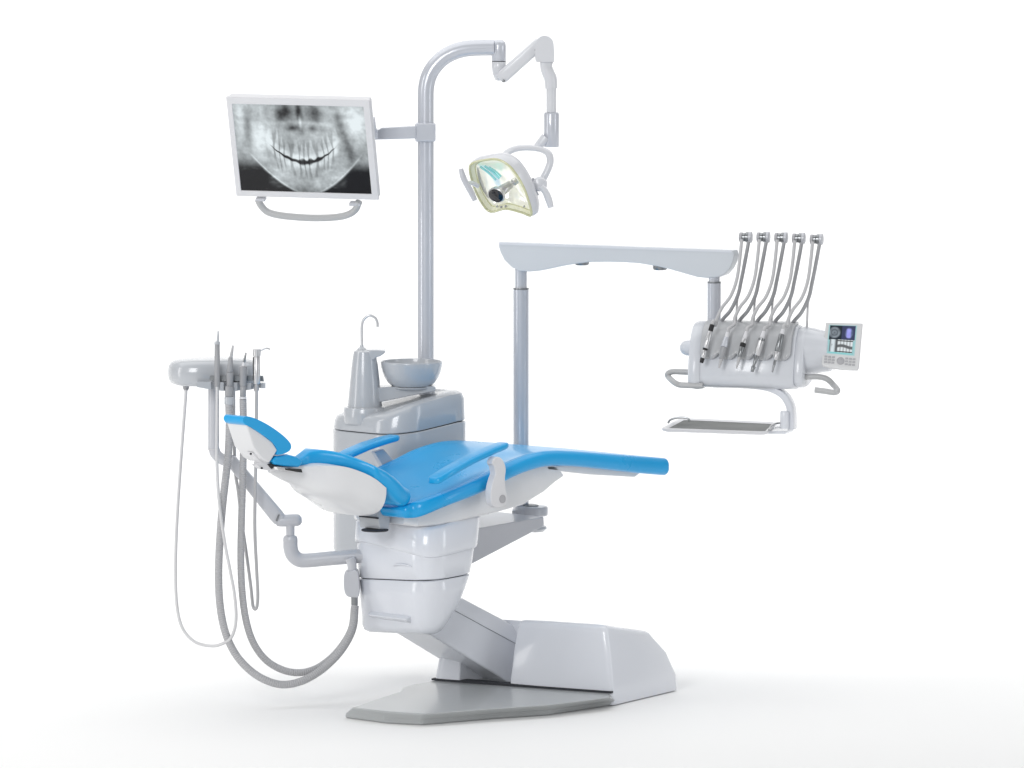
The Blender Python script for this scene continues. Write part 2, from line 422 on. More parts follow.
v, f = wslab([(286, 468.2), (301.5, 469), (302.6, 472.6), (297, 472), (287, 470.2)], -.056, -.052); mesh('lever_pad', v, f, M['dark'], chair, bevel=.0005)
for x, y in ((247.5, 453.2), (258.5, 467.5)):
    p = onW(x+3, y+.6, -.034); v, f = lathe(p, -W, [(.004, 0), (.004, .003)], 10); mesh('screw', v, f, M['gap'], chair)
# ---- armrests
def armrest(near):
    root = thing('armrest', '', '', (0, 0, 0)); del root['label']; del root['category']
    root.parent = chair; root.location = ch(.3, -.3 if near else .3, .8)-wloc(chair)
    if near:
        p0_, p1_ = onW(432, 481.5, -.27), onW(505, 444.5, -.27)
        wc = -.27
    else:
        p0_, p1_ = onW(334, 461, .25), onW(396, 437.2, .25)
        wc = .25
    l_0, _, h_0 = lwh(p0_); l_1, _, h_1 = lwh(p1_)
    rg = []
    for t, s in ((-.0, .35), (.012, .75), (.04, 1), (.25, 1.02), (.5, 1), (.8, .95), (.95, .9), (.985, .75), (1, .4)):
        l = l_0+(l_1-l_0)*t; h = h_0+(h_1-h_0)*t+(.010*math.sin(t*math.pi))
        ww = .031*s; hh = .0125*s
        rg.append([ch(l, wc+p, h+q) for p, q in rr(-ww, ww, -hh, hh, .011*s, 5)])
    v, f = loft(rg); mesh('arm_pad', v, f, M['blue'], root, ang=60)
    if near:
        bp = zz(380, 420, 5.12, [(580, 205), (596, 190), (618, 192), (636, 215), (646, 250), (642, 300), (645, 350), (652, 390), (648, 425), (625, 448), (598, 450), (575, 432), (568, 395), (572, 345), (584, 300), (592, 275), (586, 240), (576, 225)])
        P_ = cr([onW(x, y, -.315) for x, y in bp], 3, True); v, f = prism(P_, W*.03); mesh('arm_bracket', v, f, M['frame'], root, bevel=.006)
        p = onW(502.6, 499, -.316); v, f = lathe(p, -W, [(.0145, -.004), (.0145, .0012), (.0125, .0015), (.0122, .0008), (.0005, .0006)], 24); mesh('pivot_cap', v, f, M['button'], root)
    else:
        bp = [(375, 452), (384, 449), (392, 458), (402, 470), (404, 500), (392, 500), (388, 474)]
        v, f = prism([onW(x, y, .26) for x, y in bp], W*.025); mesh('arm_bracket', v, f, M['cab'], root, bevel=.005)
    return root
armrest(True); armrest(False)

# ================================================================== water and spittoon unit
SP = thing('spittoon_unit', 'silver grey water unit cabinet with rinsing bowl, cup filler and hooked tap behind the chair', 'spittoon unit', ch(.41, .5, 0))
cl0, cl1, cw0, cw1 = .225, .605, .325, .735
Yc = .707*(cl0+cw0)
def cr_ring(y, g=0, hf=None, r=.13):
    h = onY(400, y, Yc).z; o_ = []
    base = rr(cl0-g, cl1+g, cw0-g, cw1+g, r, 10)
    # tighter corners at the foot end
    for a, b in base:
        if a > cl1-r:  # squash rounding at the foot end
            t = (a-(cl1+g-r))/r; 
            bm_ = (cw0+cw1)/2; lim = (cw1-cw0)/2+g
            side = 1 if b > bm_ else -1
            b = b+(bm_+side*lim-b)*.6
        p = ch(a, b, h+(hf(a, b) if hf else 0)); o_.append(p)
    return o_
def wedge(a, b):
    x = 512+(P0.x+.707*(a-b))*282
    pts = [(300, 0), (345, 0), (365, .004), (385, .018), (400, .036), (422, .060), (450, .080), (470, .084), (560, .084)]
    for (xa, ya), (xb, yb) in zip(pts, pts[1:]):
        if x <= xb: break
    t = max(0, min(1, (x-xa)/(xb-xa))); u_ = max(0, min(1, (b-.46)/.2))*max(0, min(1, (a-.36)/.12)); return ya+(yb-ya)*t+.042*u_*u_*(3-2*u_)*(1-.4*t)
def wseam(a, b): return .030*max(0, min(1, (a-cl0-.02)/.28))
v, f = loft([cr_ring(566, -.02), cr_ring(562, -.004), cr_ring(556), cr_ring(470), cr_ring(437.5, hf=wseam), cr_ring(436.8, -.003, hf=wseam)]); mesh('cabinet', v, f, M['cab'], SP, ang=40)
v, f = loft([cr_ring(439, -.008, hf=wseam), cr_ring(434, -.008, hf=wseam)]); mesh('cabinet_gap', v, f, M['gap'], SP)
v, f = loft([cr_ring(435.8, -.004, hf=wseam), cr_ring(435, -.002, hf=wseam), cr_ring(427.5, -.004, hf=lambda a, b: wedge(a, b)*.95), cr_ring(423, -.010, hf=wedge), cr_ring(420.5, -.022, hf=wedge), cr_ring(419.5, -.045, hf=wedge)]); mesh('cabinet_cover', v, f, M['cab'], SP, ang=40)
jx = 365; Yj = .60
pj = onY(jx+.3, 416, Yj)
def hz(y, Y=Yj): return onY(jx, y, Y).z
rpx = lambda r, Y=Yj: tom(r, Y)
v, f = lathe((pj.x, Yj, 0), (0, 0, 1), [(rpx(21), hz(423)), (rpx(21.8), hz(421)), (rpx(21.8), hz(409)), (rpx(21), hz(407)), (rpx(18), hz(406.4))], 48); mesh('turntable', v, f, M['cab'], SP)
# cup filler body: oval, leaning taper
rg = []
for y, xl, xr in ((407, 347.6, 382), (405.5, 347.5, 382.2), (395, 348.6, 381.2), (380, 350, 379.8), (365, 351.6, 378), (355, 353, 376.3), (351.5, 353.8, 375.5), (350, 356, 373.5), (349.4, 359.5, 370)):
    c = onY((xl+xr)/2, y, Yj); r = rpx((xr-xl)/2)
    rg.append([V((c.x+r*math.cos(2*math.pi*k/40), Yj+r*.95*math.sin(2*math.pi*k/40), c.z)) for k in range(40)])
v, f = loft(rg); mesh('cup_filler', v, f, M['cab'], SP, ang=40)
# spout cap
sp = [(369, 350.2), (377, 350), (385.6, 350.6), (385, 353), (380, 356.4), (376, 357.5), (374, 360), (369, 360)]
v, f = prism([onY(x, y, Yj-.035) for x, y in sp], (0, .07, 0)); mesh('spout', v, f, M['cab'], SP, bevel=.004)
tp = [onY(x, y, Yj) for x, y in ((361.8, 351), (361.8, 340), (361.8, 327), (363.6, 319.8), (369.2, 315.4), (374.8, 317.6), (377.3, 322.4), (377.6, 327))]
v, f, a = tube(tp, rpx(1.35), 12); mesh('tap', v, f, M['silver'], SP)
v, f = lathe(onY(361.8, 350.5, Yj), (0, 0, 1), [(rpx(5), 0), (rpx(4.6), .006), (rpx(2), .013), (rpx(1.6), .02)], 20); mesh('tap_base', v, f, M['cab'], SP)
# bowl bracket
v, f = prism([onY(x, y, .575) for x, y in ((376, 387.5), (395, 386.8), (433, 386.2), (435.8, 387.5), (435.5, 391), (383, 401.5), (376, 403))], (0, .11, 0)); mesh('bowl_bracket', v, f, M['cab'], SP, bevel=.004)
Yb = .62; pb = onY(411.5, 386.5, Yb)
k = tom(1, Yb)
prof = [(8*k, 0), (17*k, 0), (20*k, 1*k), (24*k, 4.5*k), (27.3*k, 9.5*k), (29.4*k, 15*k), (30.7*k, 20.5*k), (31.2*k, 24*k), (31.2*k, 25*k), (30.6*k, 25.8*k), (29.4*k, 25.4*k), (28.6*k, 22*k), (25*k, 13*k), (19*k, 6*k), (8*k, 3*k), (2*k, 2.6*k)]
v, f = lathe(pb, (0, 0, 1), prof, 56); mesh('bowl', v, f, M['cab'], SP, ang=50)
v, f = lathe(pb-V((0, 0, .006)), (0, 0, 1), [(20*k, 0), (21*k, .003), (20*k, .007)], 40); mesh('bowl_foot', v, f, M['cab'], SP)

# ================================================================== light pole
Yp = .76
LP = thing('light_pole', 'tall oval aluminium pole curving over to the right above the rinsing bowl', 'pole', V((onY(426, 380, Yp).x, Yp, 0)))
def groove(a):  # fluted extrusion
    d = 1.0
    for c in (-.42, .42, math.pi-.42, math.pi+.42, 0.0):
        e = (a-c-math.pi*1.5+math.pi) % (2*math.pi)-math.pi
        d -= .10*math.exp(-(e/.10)**2)
    return d
pp = [onY(x, y, Yp) for x, y in ((425.8, 400), (425.8, 300), (425.8, 200), (425.8, 130), (425.8, 100), (426.3, 87), (429, 76), (434.5, 66.5), (443, 58), (454, 52), (466, 48.8), (480, 47.8), (494, 47.6))]
v, f, a = tube(pp, tom(8.1, Yp), 48, rf=groove); mesh('pole', v, f, M['alu'], LP, ang=60)
# elbow at the end
ex, = (498.8,)
v, f = lathe(onY(ex, 61, Yp), (0, 0, 1), [(tom(6.6, Yp), 0), (tom(7.2, Yp), .003), (tom(7.2, Yp), tom(15, Yp)), (tom(6.6, Yp), tom(18.5, Yp)), (tom(4.6, Yp), tom(20.6, Yp)), (tom(1, Yp), tom(21.3, Yp))], 32); mesh('pole_elbow', v, f, M['alu'], LP, ang=50)
# clamp for monitor
p = onY(425.5, 132, Yp-.01); v, f = box(p, (tom(10.2, Yp), 0, 0), (0, .042, 0), (0, 0, tom(9.2, Yp))); mesh('clamp', v, f, M['alu'], LP, bevel=.006)

# ================================================================== operating light
OL = thing('operating_light', 'white dental lamp with pale yellow rimmed reflector hanging from a jointed arm', 'dental lamp', V((onY(ex, 60, Yp).x, Yp, onY(ex, 60, Yp).z)))
v, f = lathe(onY(ex, 80, Yp), (0, 0, 1), [(tom(1, Yp), -.003), (tom(3.5, Yp), 0), (tom(6, Yp), tom(6, Yp)), (tom(7, Yp), tom(12, Yp)), (tom(7.2, Yp), tom(18, Yp)), (tom(6.6, Yp), tom(18.7, Yp))], 28); mesh('elbow_joint', v, f, M['arm'], OL, ang=50)
v, f = lathe(onY(ex, 61.6, Yp), (0, 0, 1), [(tom(7, Yp), 0), (tom(7, Yp), .0022)], 28); mesh('joint_seam', v, f, M['gap'], OL)
Yl = .72
a0_, a1_ = onY(503, 76.5, Yl), onY(539, 44, Yl)
d = (a1_-a0_).normalized(); nn = d.cross(V((0, 1, 0))).normalized(); hw_ = tom(6.4, Yl)
rg = [[a0_+d*(t*(a1_-a0_).length)+nn*p*s+V((0, q*s, 0)) for p, q in rr(-hw_, hw_, -.022, .022, .012, 5)] for t, s in ((-.09, .6), (-.06, .85), (0, 1), (.95, 1.0), (1.02, .95), (1.05, .8))]
v, f = loft(rg); mesh('spring_arm', v, f, M['arm'], OL, ang=50)
for (x, y) in ((503.5, 81), (536, 50)):
    p = onY(x, y, Yl-.024); v, f = lathe(p, (0, -1, 0), [(.005, -.004), (.005, .002), (.003, .003)], 12); mesh('arm_screw', v, f, M['steel'], OL)
# upper knuckle
kn = [(535.5, 60.5), (535.3, 47), (537, 40), (541.5, 36.2), (546.5, 36), (551.5, 39), (553.8, 45), (554.2, 60), (552.5, 62), (540, 62)]
v, f = prism(cr([onY(x, y, Yl-.032) for x, y in kn], 3, True), (0, .064, 0)); mesh('upper_knuckle', v, f, M['arm'], OL, bevel=.012, seg=4)
pts = [onY(x, y, Yl) for x, y in ((546.5, 62), (546.3, 67), (548, 72.5), (550.6, 79), (551.2, 88.5))]
v, f, a = tube(pts, [tom(6.6), tom(6.2), tom(6.4), tom(6.5), tom(6.2)], 24); mesh('neck_joint', v, f, M['arm'], OL)
v, f = lathe(onY(546.5, 62.6, Yl), (0, 0, 1), [(tom(6.9), 0), (tom(6.9), .003)], 24); mesh('joint_seam', v, f, M['pale'], OL)
v, f = lathe(onY(551.3, 112, Yl), (0, 0, 1), [(tom(5), 0), (tom(5), tom(24.5))], 24); mesh('drop_rod', v, f, M['arm'], OL)
v, f = lathe(onY(551.5, 147, Yl), (0, 0, 1), [(tom(7), 0), (tom(7.8), .003), (tom(7.8), tom(33.5)), (tom(7), tom(35.3)), (tom(5), tom(35.6))], 28); mesh('drop_sleeve', v, f, M['alu'], OL, ang=50)
v, f, a = tube([onY(x, y, Yl-.01) for x, y in ((546, 137), (541, 143), (535, 149))], [tom(5.2), tom(4.8), tom(3.4)], 18); mesh('sleeve_branch', v, f, M['arm'], OL)
# yoke
Yy = .62
yk = [(502, 158), (507.5, 152.5), (515, 149), (524, 147.8), (534, 148.2), (543, 150.2), (549, 154.5), (550.2, 162), (547.6, 170), (543.6, 178), (540, 185)]
v, f, a = tube([onY(x, y, Yy+.03*math.sin(i)) if False else onY(x, y, Yy) for i, (x, y) in enumerate(yk)], [tom(3.2)]*3+[tom(3)]*3+[tom(3.6)]*5, 16); mesh('yoke', v, f, M['arm'], OL)
# lamp head
LC = onY(500, 187, .50); LN = V((-.42, -.80, -.42)).normalized()
op = [(470, 168.5), (473.5, 162.5), (484, 159.8), (497.4, 159), (508.5, 164.6), (515.5, 172.5), (521.5, 182), (527.5, 196), (531.8, 214.6), (522, 212.2), (506, 208.4), (491, 211.4), (482, 202.5), (474, 186)]
OP = [onP(x, y, LC, LN) for x, y in op]; OPs = cr(OP, 4, True); oc = sum(OPs, V())/len(OPs)
# drifting centre pulls the back of the head to the upper right
def dish(scales):
    return [[oc+(p-oc)*s+LN*(-d_)+V((dx, 0, dz)) for p in OPs] for s, d_, dx, dz in scales]
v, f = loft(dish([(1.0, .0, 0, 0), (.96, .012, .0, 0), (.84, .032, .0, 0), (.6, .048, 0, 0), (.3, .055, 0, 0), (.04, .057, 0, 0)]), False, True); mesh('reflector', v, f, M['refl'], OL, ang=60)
v, f = loft(dish([(1.02, -.002, 0, 0), (1.05, .008, .003, .001), (1.05, .022, .008, .003), (.97, .045, .012, .004), (.72, .066, .014, .004), (.3, .074, .014, .004), (.03, .074, .014, .004)]), False, True); mesh('lamp_shell', v, f, M['arm'], OL, ang=60)
v, f, a = tube([oc+(p-oc)*1.0+LN*.003 for p in OPs], tom(1.2), 10, 1, closed=True); mesh('lamp_rim', v, f, M['amber'], OL)
v, f = loft([[oc+(p-oc)*1.0+LN*.002 for p in OPs], [oc+(p-oc)*.90-LN*.016 for p in OPs]], False, False); mesh('rim_band', v, f, M['amber2'], OL)
v, f, a = tube([oc+(p-oc)*.90-LN*.018 for p in OPs], tom(.8), 8, 1, closed=True); mesh('inner_rim', v, f, M['amber'], OL)
# central lens pod
pl0 = onP(497.8, 193.6, LC+LN*.03, LN)
pb0 = onP(515.5, 181, LC-LN*.02, LN)
ax = (pl0-pb0).normalized(); Ld = (pl0-pb0).length
pb0 = onP(515.5, 181, LC-LN*.035, LN); ax = (pl0-pb0).normalized(); Ld = (pl0-pb0).length
v, f = lathe(pb0, ax, [(tom(3.6), -.004), (tom(4.0), Ld*.12), (tom(2.6), Ld*.17), (tom(3.8), Ld*.25), (tom(4.6), Ld*.36), (tom(4.2), Ld*.42), (tom(4.8), Ld*.5), (tom(5.6), Ld*.7), (tom(5), Ld*.9)], 28); mesh('lens_stem', v, f, M['silver'], OL, ang=40)
LX = (pl0+LN*.01)
v, f = lathe(LX-LN*.02, LN, [(tom(5), 0), (tom(7.6), .006), (tom(8.2), .016), (tom(8.2), .024), (tom(7.6), .026)], 32, xs=1.12); mesh('lens_housing', v, f, M['silver'], OL, ang=40)
v, f = lathe(LX-LN*.02, LN, [(tom(7.3), .0255), (tom(7.2), .0275), (tom(5), .030), (tom(1), .031)], 32, xs=1.12); mesh('lens', v, f, M['lens'], OL)
# teal strips modelled in place of reflections in the lamp dish
g = G()
for (a, b), (c, d_) in (((480, 166.5), (496, 180)), ((484.5, 166), (499.5, 178.5)), ((489, 167.2), (501, 176.5))):
    p0_ = onP(a, b, LC-LN*.028, LN); p1_ = onP(c, d_, LC-LN*.028, LN)
    vv, ff, aa = tube([p0_, p0_.lerp(p1_, .5)-LN*.004, p1_], tom(1.15), 8); g.add(vv, ff)
g.out('reflection_strips', M['teal'], OL)
vv, ff, aa = tube([onP(x, y, LC-LN*.030, LN) for x, y in ((477, 166), (479.5, 178), (484, 190), (491, 203))], [tom(.8), tom(2), tom(2), tom(.8)], 8); mesh('reflector_fold_shade', vv, ff, M['silver'], OL)  # grey ridge draws the shading along the reflector's fold
# side brackets and grips
jt = onY(540, 184, .56)
v, f = lathe(jt+V((0, .03, 0)), (0, -1, 0), [(tom(7), 0), (tom(7.5), .01), (tom(7.5), .045), (tom(6), .055), (tom(2), .058)], 24); mesh('tilt_joint', v, f, M['arm'], OL, ang=50)
v, f, a = tube([onY(x, y, .5) for x, y in ((541, 186), (545.5, 192), (548.5, 199), (551, 207.5))], [tom(3), tom(3.4), tom(3.6), tom(3)], 16); mesh('grip', v, f, M['arm'], OL)
v, f, a = tube([onY(x, y, .42) for x, y in ((460.8, 168.8), (463.2, 177), (466.5, 184), (471, 192), (475, 200.5))], [tom(2.3), tom(3), tom(3), tom(3.1), tom(2.4)], 16); mesh('grip', v, f, M['pale'], OL)
v, f, a = tube([onY(467, 184, .43), onY(472, 183, .48), onY(478, 186, .5)], tom(2.4), 12); mesh('grip_mount', v, f, M['arm'], OL)
v, f, a = tube([onY(x, y, .56) for x, y in ((535, 179), (532, 184), (534, 190), (536.5, 196))], [tom(3), tom(2.6), tom(2.4), tom(3)], 12); mesh('side_hook', v, f, M['pale'], OL)
for x, y in ((497, 206.5), (501, 207), (505.5, 206.3), (524, 206.5), (482.5, 204)):
    p = onP(x, y, LC-LN*.004, LN); v, f = lathe(p, LN, [(.0035, -.004), (.0035, .002), (.002, .003)], 10); mesh('clip', v, f, M['button'], OL)

# ================================================================== monitor
MO = thing('monitor', 'white framed flat screen showing a dental x-ray on an arm from the tall pole', 'monitor', onY(376, 135, .66))
s_ = tom(1, .6)
c0 = onY(302.7, 147.8, .58)
u = V((144.2, 50, -5.5)); v_ = V((8.3, 33.7, -98.2))  # right and down edges in photo pixels; right edge nearer, bottom farther
u = V((144.2, -45, -5.5+0)); v_ = V((8.3, 37, -98.2))
# tiny correction for camera tilt
ex_ = u*s_; ey_ = v_*s_
ex_.z -= ex_.y*math.tan(ALPHA); ey_.z -= ey_.y*math.tan(ALPHA)
U = ex_.normalized(); D = (ey_-U*ey_.dot(U)).normalized(); Nn = U.cross(D)  # U right, D down
if Nn.y > 0: Nn = -Nn
mw, mh = ex_.length/2, ey_.length/2
def mp(a, b, n=0): return c0+ex_*.5*a+ey_*.5*b+Nn*n
v, f = prism([mp(a, b, -.035) for a, b in ((-.99, -.99), (.99, -.99), (.99, .99), (-.99, .99))], Nn*.030); mesh('back_case', v, f, M['frame'], MO, bevel=.008)
sx, sy = (.928, .875)
g = G()
def framepiece(a0, b0, a1, b1): g.add(*prism([mp(a0, b0, -.006), mp(a1, b0, -.006), mp(a1, b1, -.006), mp(a0, b1, -.006)], Nn*.012))
iw = (-.925, .91); ih = (-.86, .885)
outer = [(-1, -1), (1, -1), (1, 1), (-1, 1)]; inner = [(iw[0], ih[0]), (iw[1], ih[0]), (iw[1], ih[1]), (iw[0], ih[1])]
vv = [mp(a, b, -.004) for a, b in outer]+[mp(a*1.0, b*1.0, .006) for a, b in outer]+[mp(a, b, .006) for a, b in inner]+[mp(a, b, -.004) for a, b in inner]
ff = []
for i in range(4):
    j = (i+1) % 4; ff += [(i, j, 4+j, 4+i), (4+i, 4+j, 8+j, 8+i), (8+i, 8+j, 12+j, 12+i), (12+i, 12+j, j, i)]
mesh('bezel', vv, ff, M['frame'], MO, bevel=.002)
def sm(a, b, x):
    if a == b: return float(x > a)
    t = max(0, min(1, (x-a)/(b-a))); return t*t*(3-2*t)
def xray(u, v):
    nz = noise.noise(V((u*5, v*5, 1.3)))*.5+noise.noise(V((u*14, v*12, 4)))*.25
    c = .67+nz*.32
    # bright soft sides
    c += .30*math.exp(-((u-.17)/.09)**2-((v-.40)/.22)**2)+.34*math.exp(-((u-.93)/.08)**2-((v-.2)/.25)**2)
    c += .30*math.exp(-((u-.05)/.05)**2-((v-.15)/.2)**2)
    c -= .30*math.exp(-((u-.10)/.035)**2-((v-.30)/.22)**2)
    # skewed dark ramus lines on the right
    lx = .80+.16*(v-.15); c -= .28*math.exp(-((u-lx)/.035)**2)*sm(.02, .15, v)*sm(.75, .5, v)
    # sinus / eye dark patches
    for a, b, w_, h_, k_ in ((.40, .09, .05, .08, .50), (.50, .08, .022, .10, .62), (.62, .10, .055, .10, .48), (.35, .12, .03, .07, .3), (.44, .27, .05, .035, .42), (.60, .27, .05, .03, .30), (.51, .30, .02, .05, .30)):
        c -= k_*math.exp(-((u-a)/w_)**2-((v-b)/h_)**2)
    c += .40*math.exp(-((u-.505)/.012)**2-((v-.18)/.09)**2)
    c += .12*math.exp(-((v-.20-.5*(u-.5)**2)/.022)**2)*sm(.25, .38, u)*sm(.8, .66, u)
    c += .10*noise.noise(V((u*26, v*20, 7)))+.06*noise.noise(V((u*60, v*40, 2)))
    # bite line
    du = (u-.51)/.26; line = .655-.20*du*du
    inside = sm(1.12, .95, abs(du))
    # teeth
    jit = noise.noise(V((u*7, v*5, 6)))*.010
    uf = .51+(u-.51)*(1+.35*abs(v-line))+jit
    x_ = (uf-.51)*21; x_ += .25*math.sin(x_*1.7)
    idx = math.floor(x_); ph = x_-idx
    dd = abs(v-line); taper = sm(.03, .22, dd)*.22
    tooth = sm(.02+taper, .20+taper, ph)*sm(.98-taper, .80-taper, ph)
    len_ = .22+.03*math.sin(idx*2.3)+.02*math.cos(idx*5.1)
    up = sm(len_+.03, len_-.06, line-v)*sm(line, line-.02, v)*inside
    lo = sm(len_-.02, len_-.10, v-line)*sm(line, line+.02, v)*inside
    c += up*(.20*tooth-.10)+lo*(.18*tooth-.11)
    crown = sm(.10, .05, dd)*inside
    c += .14*crown*tooth
    c += .10*math.exp(-((u-.51)/.3)**2-((v-line+.05)/.12)**2)
    th = .005+.025*math.exp(-(du/.55)**2)+.008*math.sin(u*70+2*math.sin(u*23))*sm(.8, .2, abs(du))
    c -= .85*math.exp(-((v-line-.004*math.sin(u*110))/max(th, .006))**4)*sm(1.0, .8, abs(du))
    # mandible border
    dj = (u-.52)/.36; border = 1.03-.35*abs(dj)**1.7
    out_ = sm(border-.01, border+.03, v)
    c += .20*math.exp(-((v-border)/.015)**2)*sm(1.3, 1.0, abs(dj))
    c *= (1-out_*.78*sm(.58, .80, v))
    c -= .34*sm(.60, .90, v)*sm(.70, 1.05, abs(dj))
    c += .22*sm(.7, .75, v)*(max(0, noise.noise(V((u*22, v*26, 9))))**1.2)*sm(.28, .15, abs(u-.13))
    c += .16*sm(.7, .75, v)*(max(0, noise.noise(V((u*22, v*26, 3))))**1.2)*sm(.25, .12, abs(u-.85))
    c -= .2*sm(.9, 1.0, v)
    c = max(.004, min(1.0, c)); c = c**1.75
    return (c*.89, c*.97, c*1.0)
def picture(name, NX, NY, P_, fn, m, parent):
    vs = []; cols = []
    for j in range(NY+1):
        for i in range(NX+1):
            a, b = i/NX, j/NY; vs.append(P_(a, b)); cols.append((*fn(a, b), 1))
    fs = [(j*(NX+1)+i, j*(NX+1)+i+1, (j+1)*(NX+1)+i+1, (j+1)*(NX+1)+i) for j in range(NY) for i in range(NX)]
    base = wloc(parent); cen_ = sum(vs, V())/len(vs)
    me = bpy.data.meshes.new(name); me.from_pydata([tuple(p-cen_) for p in vs], [], fs)
    at = me.color_attributes.new('picture', 'FLOAT_COLOR', 'POINT')
    at.data.foreach_set('color', [x for c in cols for x in c]); me.materials.append(m); me.update()
    o = bpy.data.objects.new(name, me); C.objects.link(o); o.parent = parent; o.location = cen_-base
    return o
picture('screen', 230, 150, lambda a, b: mp(iw[0]+(iw[1]-iw[0])*a, ih[0]+(ih[1]-ih[0])*b, .002), xray, M['screen'], MO)
# handle
hy = [(258, 199.5), (261, 205.5), (267, 211.5), (277, 214.8), (295, 217), (315, 218), (335, 217.3), (348, 214.6), (355.5, 209.5), (359, 201.5)]
mpl = mp(0, 1.0)
v, f, a = tube([onP(x, y, mpl, Nn) for x, y in hy], tom(3.5, .6), 16); mesh('handle', v, f, M['handle'], MO)
for x, y, dx in ((261, 198.8, 5), (355.5, 203.4, 6)):
    p = onP(x, y, mpl, Nn); v, f = box(p, U*tom(dx), D*tom(1.6), Nn*.012); mesh('handle_mount', v, f, M['pale'], MO, bevel=.002)
# arm
v, f = prism([onY(x, y, .70) for x, y in ((374, 133.5), (381, 127.8), (416, 125.8), (416, 138.6), (374.5, 139.8))], (0, .035, 0)); mesh('support_arm', v, f, M['alu'], MO, bevel=.004)
v, f = box(mp(.72, -.2, -.08), U*.05, D*.04, Nn*.035); mesh('rear_mount', v, f, M['alu'], MO, bevel=.004)
v, f = prism([onY(x, y, .62) for x, y in ((352, 129), (378, 129), (378, 139), (352, 139))], (0, .10, 0)); mesh('arm_joint', v, f, M['alu'], MO, bevel=.006)

# ================================================================== instrument bridge
BR = thing('instrument_bridge', 'long scalloped grey beam on two round posts reaching over the foot of the chair', 'support arm', V((onY(521, 500, .78).x, .78, 0)))
bm_px = zz(480, 220, 3.657, [(68, 80), (925, 110), (930, 128), (926, 150), (913, 178), (893, 200), (868, 210), (830, 212), (795, 209), (745, 195), (690, 179), (640, 168), (580, 158), (520, 154), (460, 153), (400, 154), (350, 160), (300, 168), (250, 179), (215, 186), (180, 189), (145, 187), (115, 173), (88, 146), (74, 118), (68, 98)])
pA = onY(498.6, 242, .80); pB = onY(733, 250, .37); bd = (pB-pA).normalized(); bd.z = 0; bd.normalize(); bn = V((bd.y, -bd.x, 0))
if bn.y > 0: bn = -bn
P_ = [onP(x, y, pA, bn) for x, y in bm_px]
v, f = prism(P_, -bn*.04); mesh('beam', v, f, M['beam'], BR, bevel=.004)
v, f = prism([onP(x, y, pA+bn*.001, bn) for x, y in ((499.2, 242.4), (732, 250.3), (732.3, 252.6), (499.2, 244.8))], bn*.0015); mesh('beam_top_highlight', v, f, M['white'], BR)  # white strip paints the lit top edge onto the beam front
for x, y in ((582, 263.4), (660, 268.2)):
    p = onP(x, y, pA-bn*.03, bn); v, f = lathe(p, (0, 0, -1), [(.026, -.012), (.026, .0), (.022, .006)], 24); mesh('beam_knob', v, f, M['steel'], BR)
def post(x, Y, segs, bottom, mi, r0, r1):
    p = onY(x, bottom, Y); k = tom(1, Y)
    yt, ym = segs
    zt = onY(x, yt, Y).z-p.z; zm = onY(x, ym, Y).z-p.z
    v, f = lathe(p, (0, 0, 1), [(r1*k, 0), (r1*k, zm-.002), ((r1-.6)*k, zm)], 32); mesh('post', v, f, mi, BR)
    v, f = lathe(p+V((0, 0, zm)), (0, 0, 1), [(r1*k*1.02, 0), (r1*k*1.02, .004)], 32); mesh('post_collar', v, f, M['steel'], BR)
    v, f = lathe(p+V((0, 0, zm+.004)), (0, 0, 1), [(r0*k, 0), (r0*k, zt-zm)], 32); mesh('inner_post', v, f, mi, BR)
post(521, .80, (262, 289), 512, M['alu'], 6, 7.8)
post(714, .43, (270, 282.6), 352, M['alu'], 5.6, 6.8)
# swivel arm below the seat
v, f = prism([onW(x, y, .12) for x, y in ((455, 534), (478, 528.4), (544, 516.7), (544.4, 526), (470, 565), (452, 574))], W*.24); mesh('swivel_arm', v, f, M['pale'], BR, bevel=.004)
dc = ch(*lwh(onY(531, 515.5, .78))[:2], onY(531, 515.5, .78).z); k = tom(1, .78)
v, f = lathe(dc, (0, 0, 1), [(16*k, 0), (17*k, .004), (17*k, 8*k), (16*k, 9.4*k), (9*k, 9.6*k)], 40); mesh('pivot_disc', v, f, M['pale'], BR)
v, f = lathe(dc+V((0, 0, 9.4*k)), (0, 0, 1), [(8*k, 0), (7.6*k, 1.4*k), (4*k, 2.4*k), (1*k, 2.6*k)], 24); mesh('pivot_cap', v, f, M['steel'], BR)
v, f = lathe(dc+V((4*k, 0, -17*k)), (0, 0, 1), [(3*k, 0), (9*k, 1*k), (12*k, 4*k), (11*k, 6.6*k)], 32); mesh('pivot_foot', v, f, M['cab'], BR)
v, f = box(dc+V((-15*k, -.01, 3.4*k)), (4*k, 0, 0), (0, .03, 0), (0, 0, 3*k)); mesh('pivot_lug', v, f, M['pale'], BR, bevel=.003)

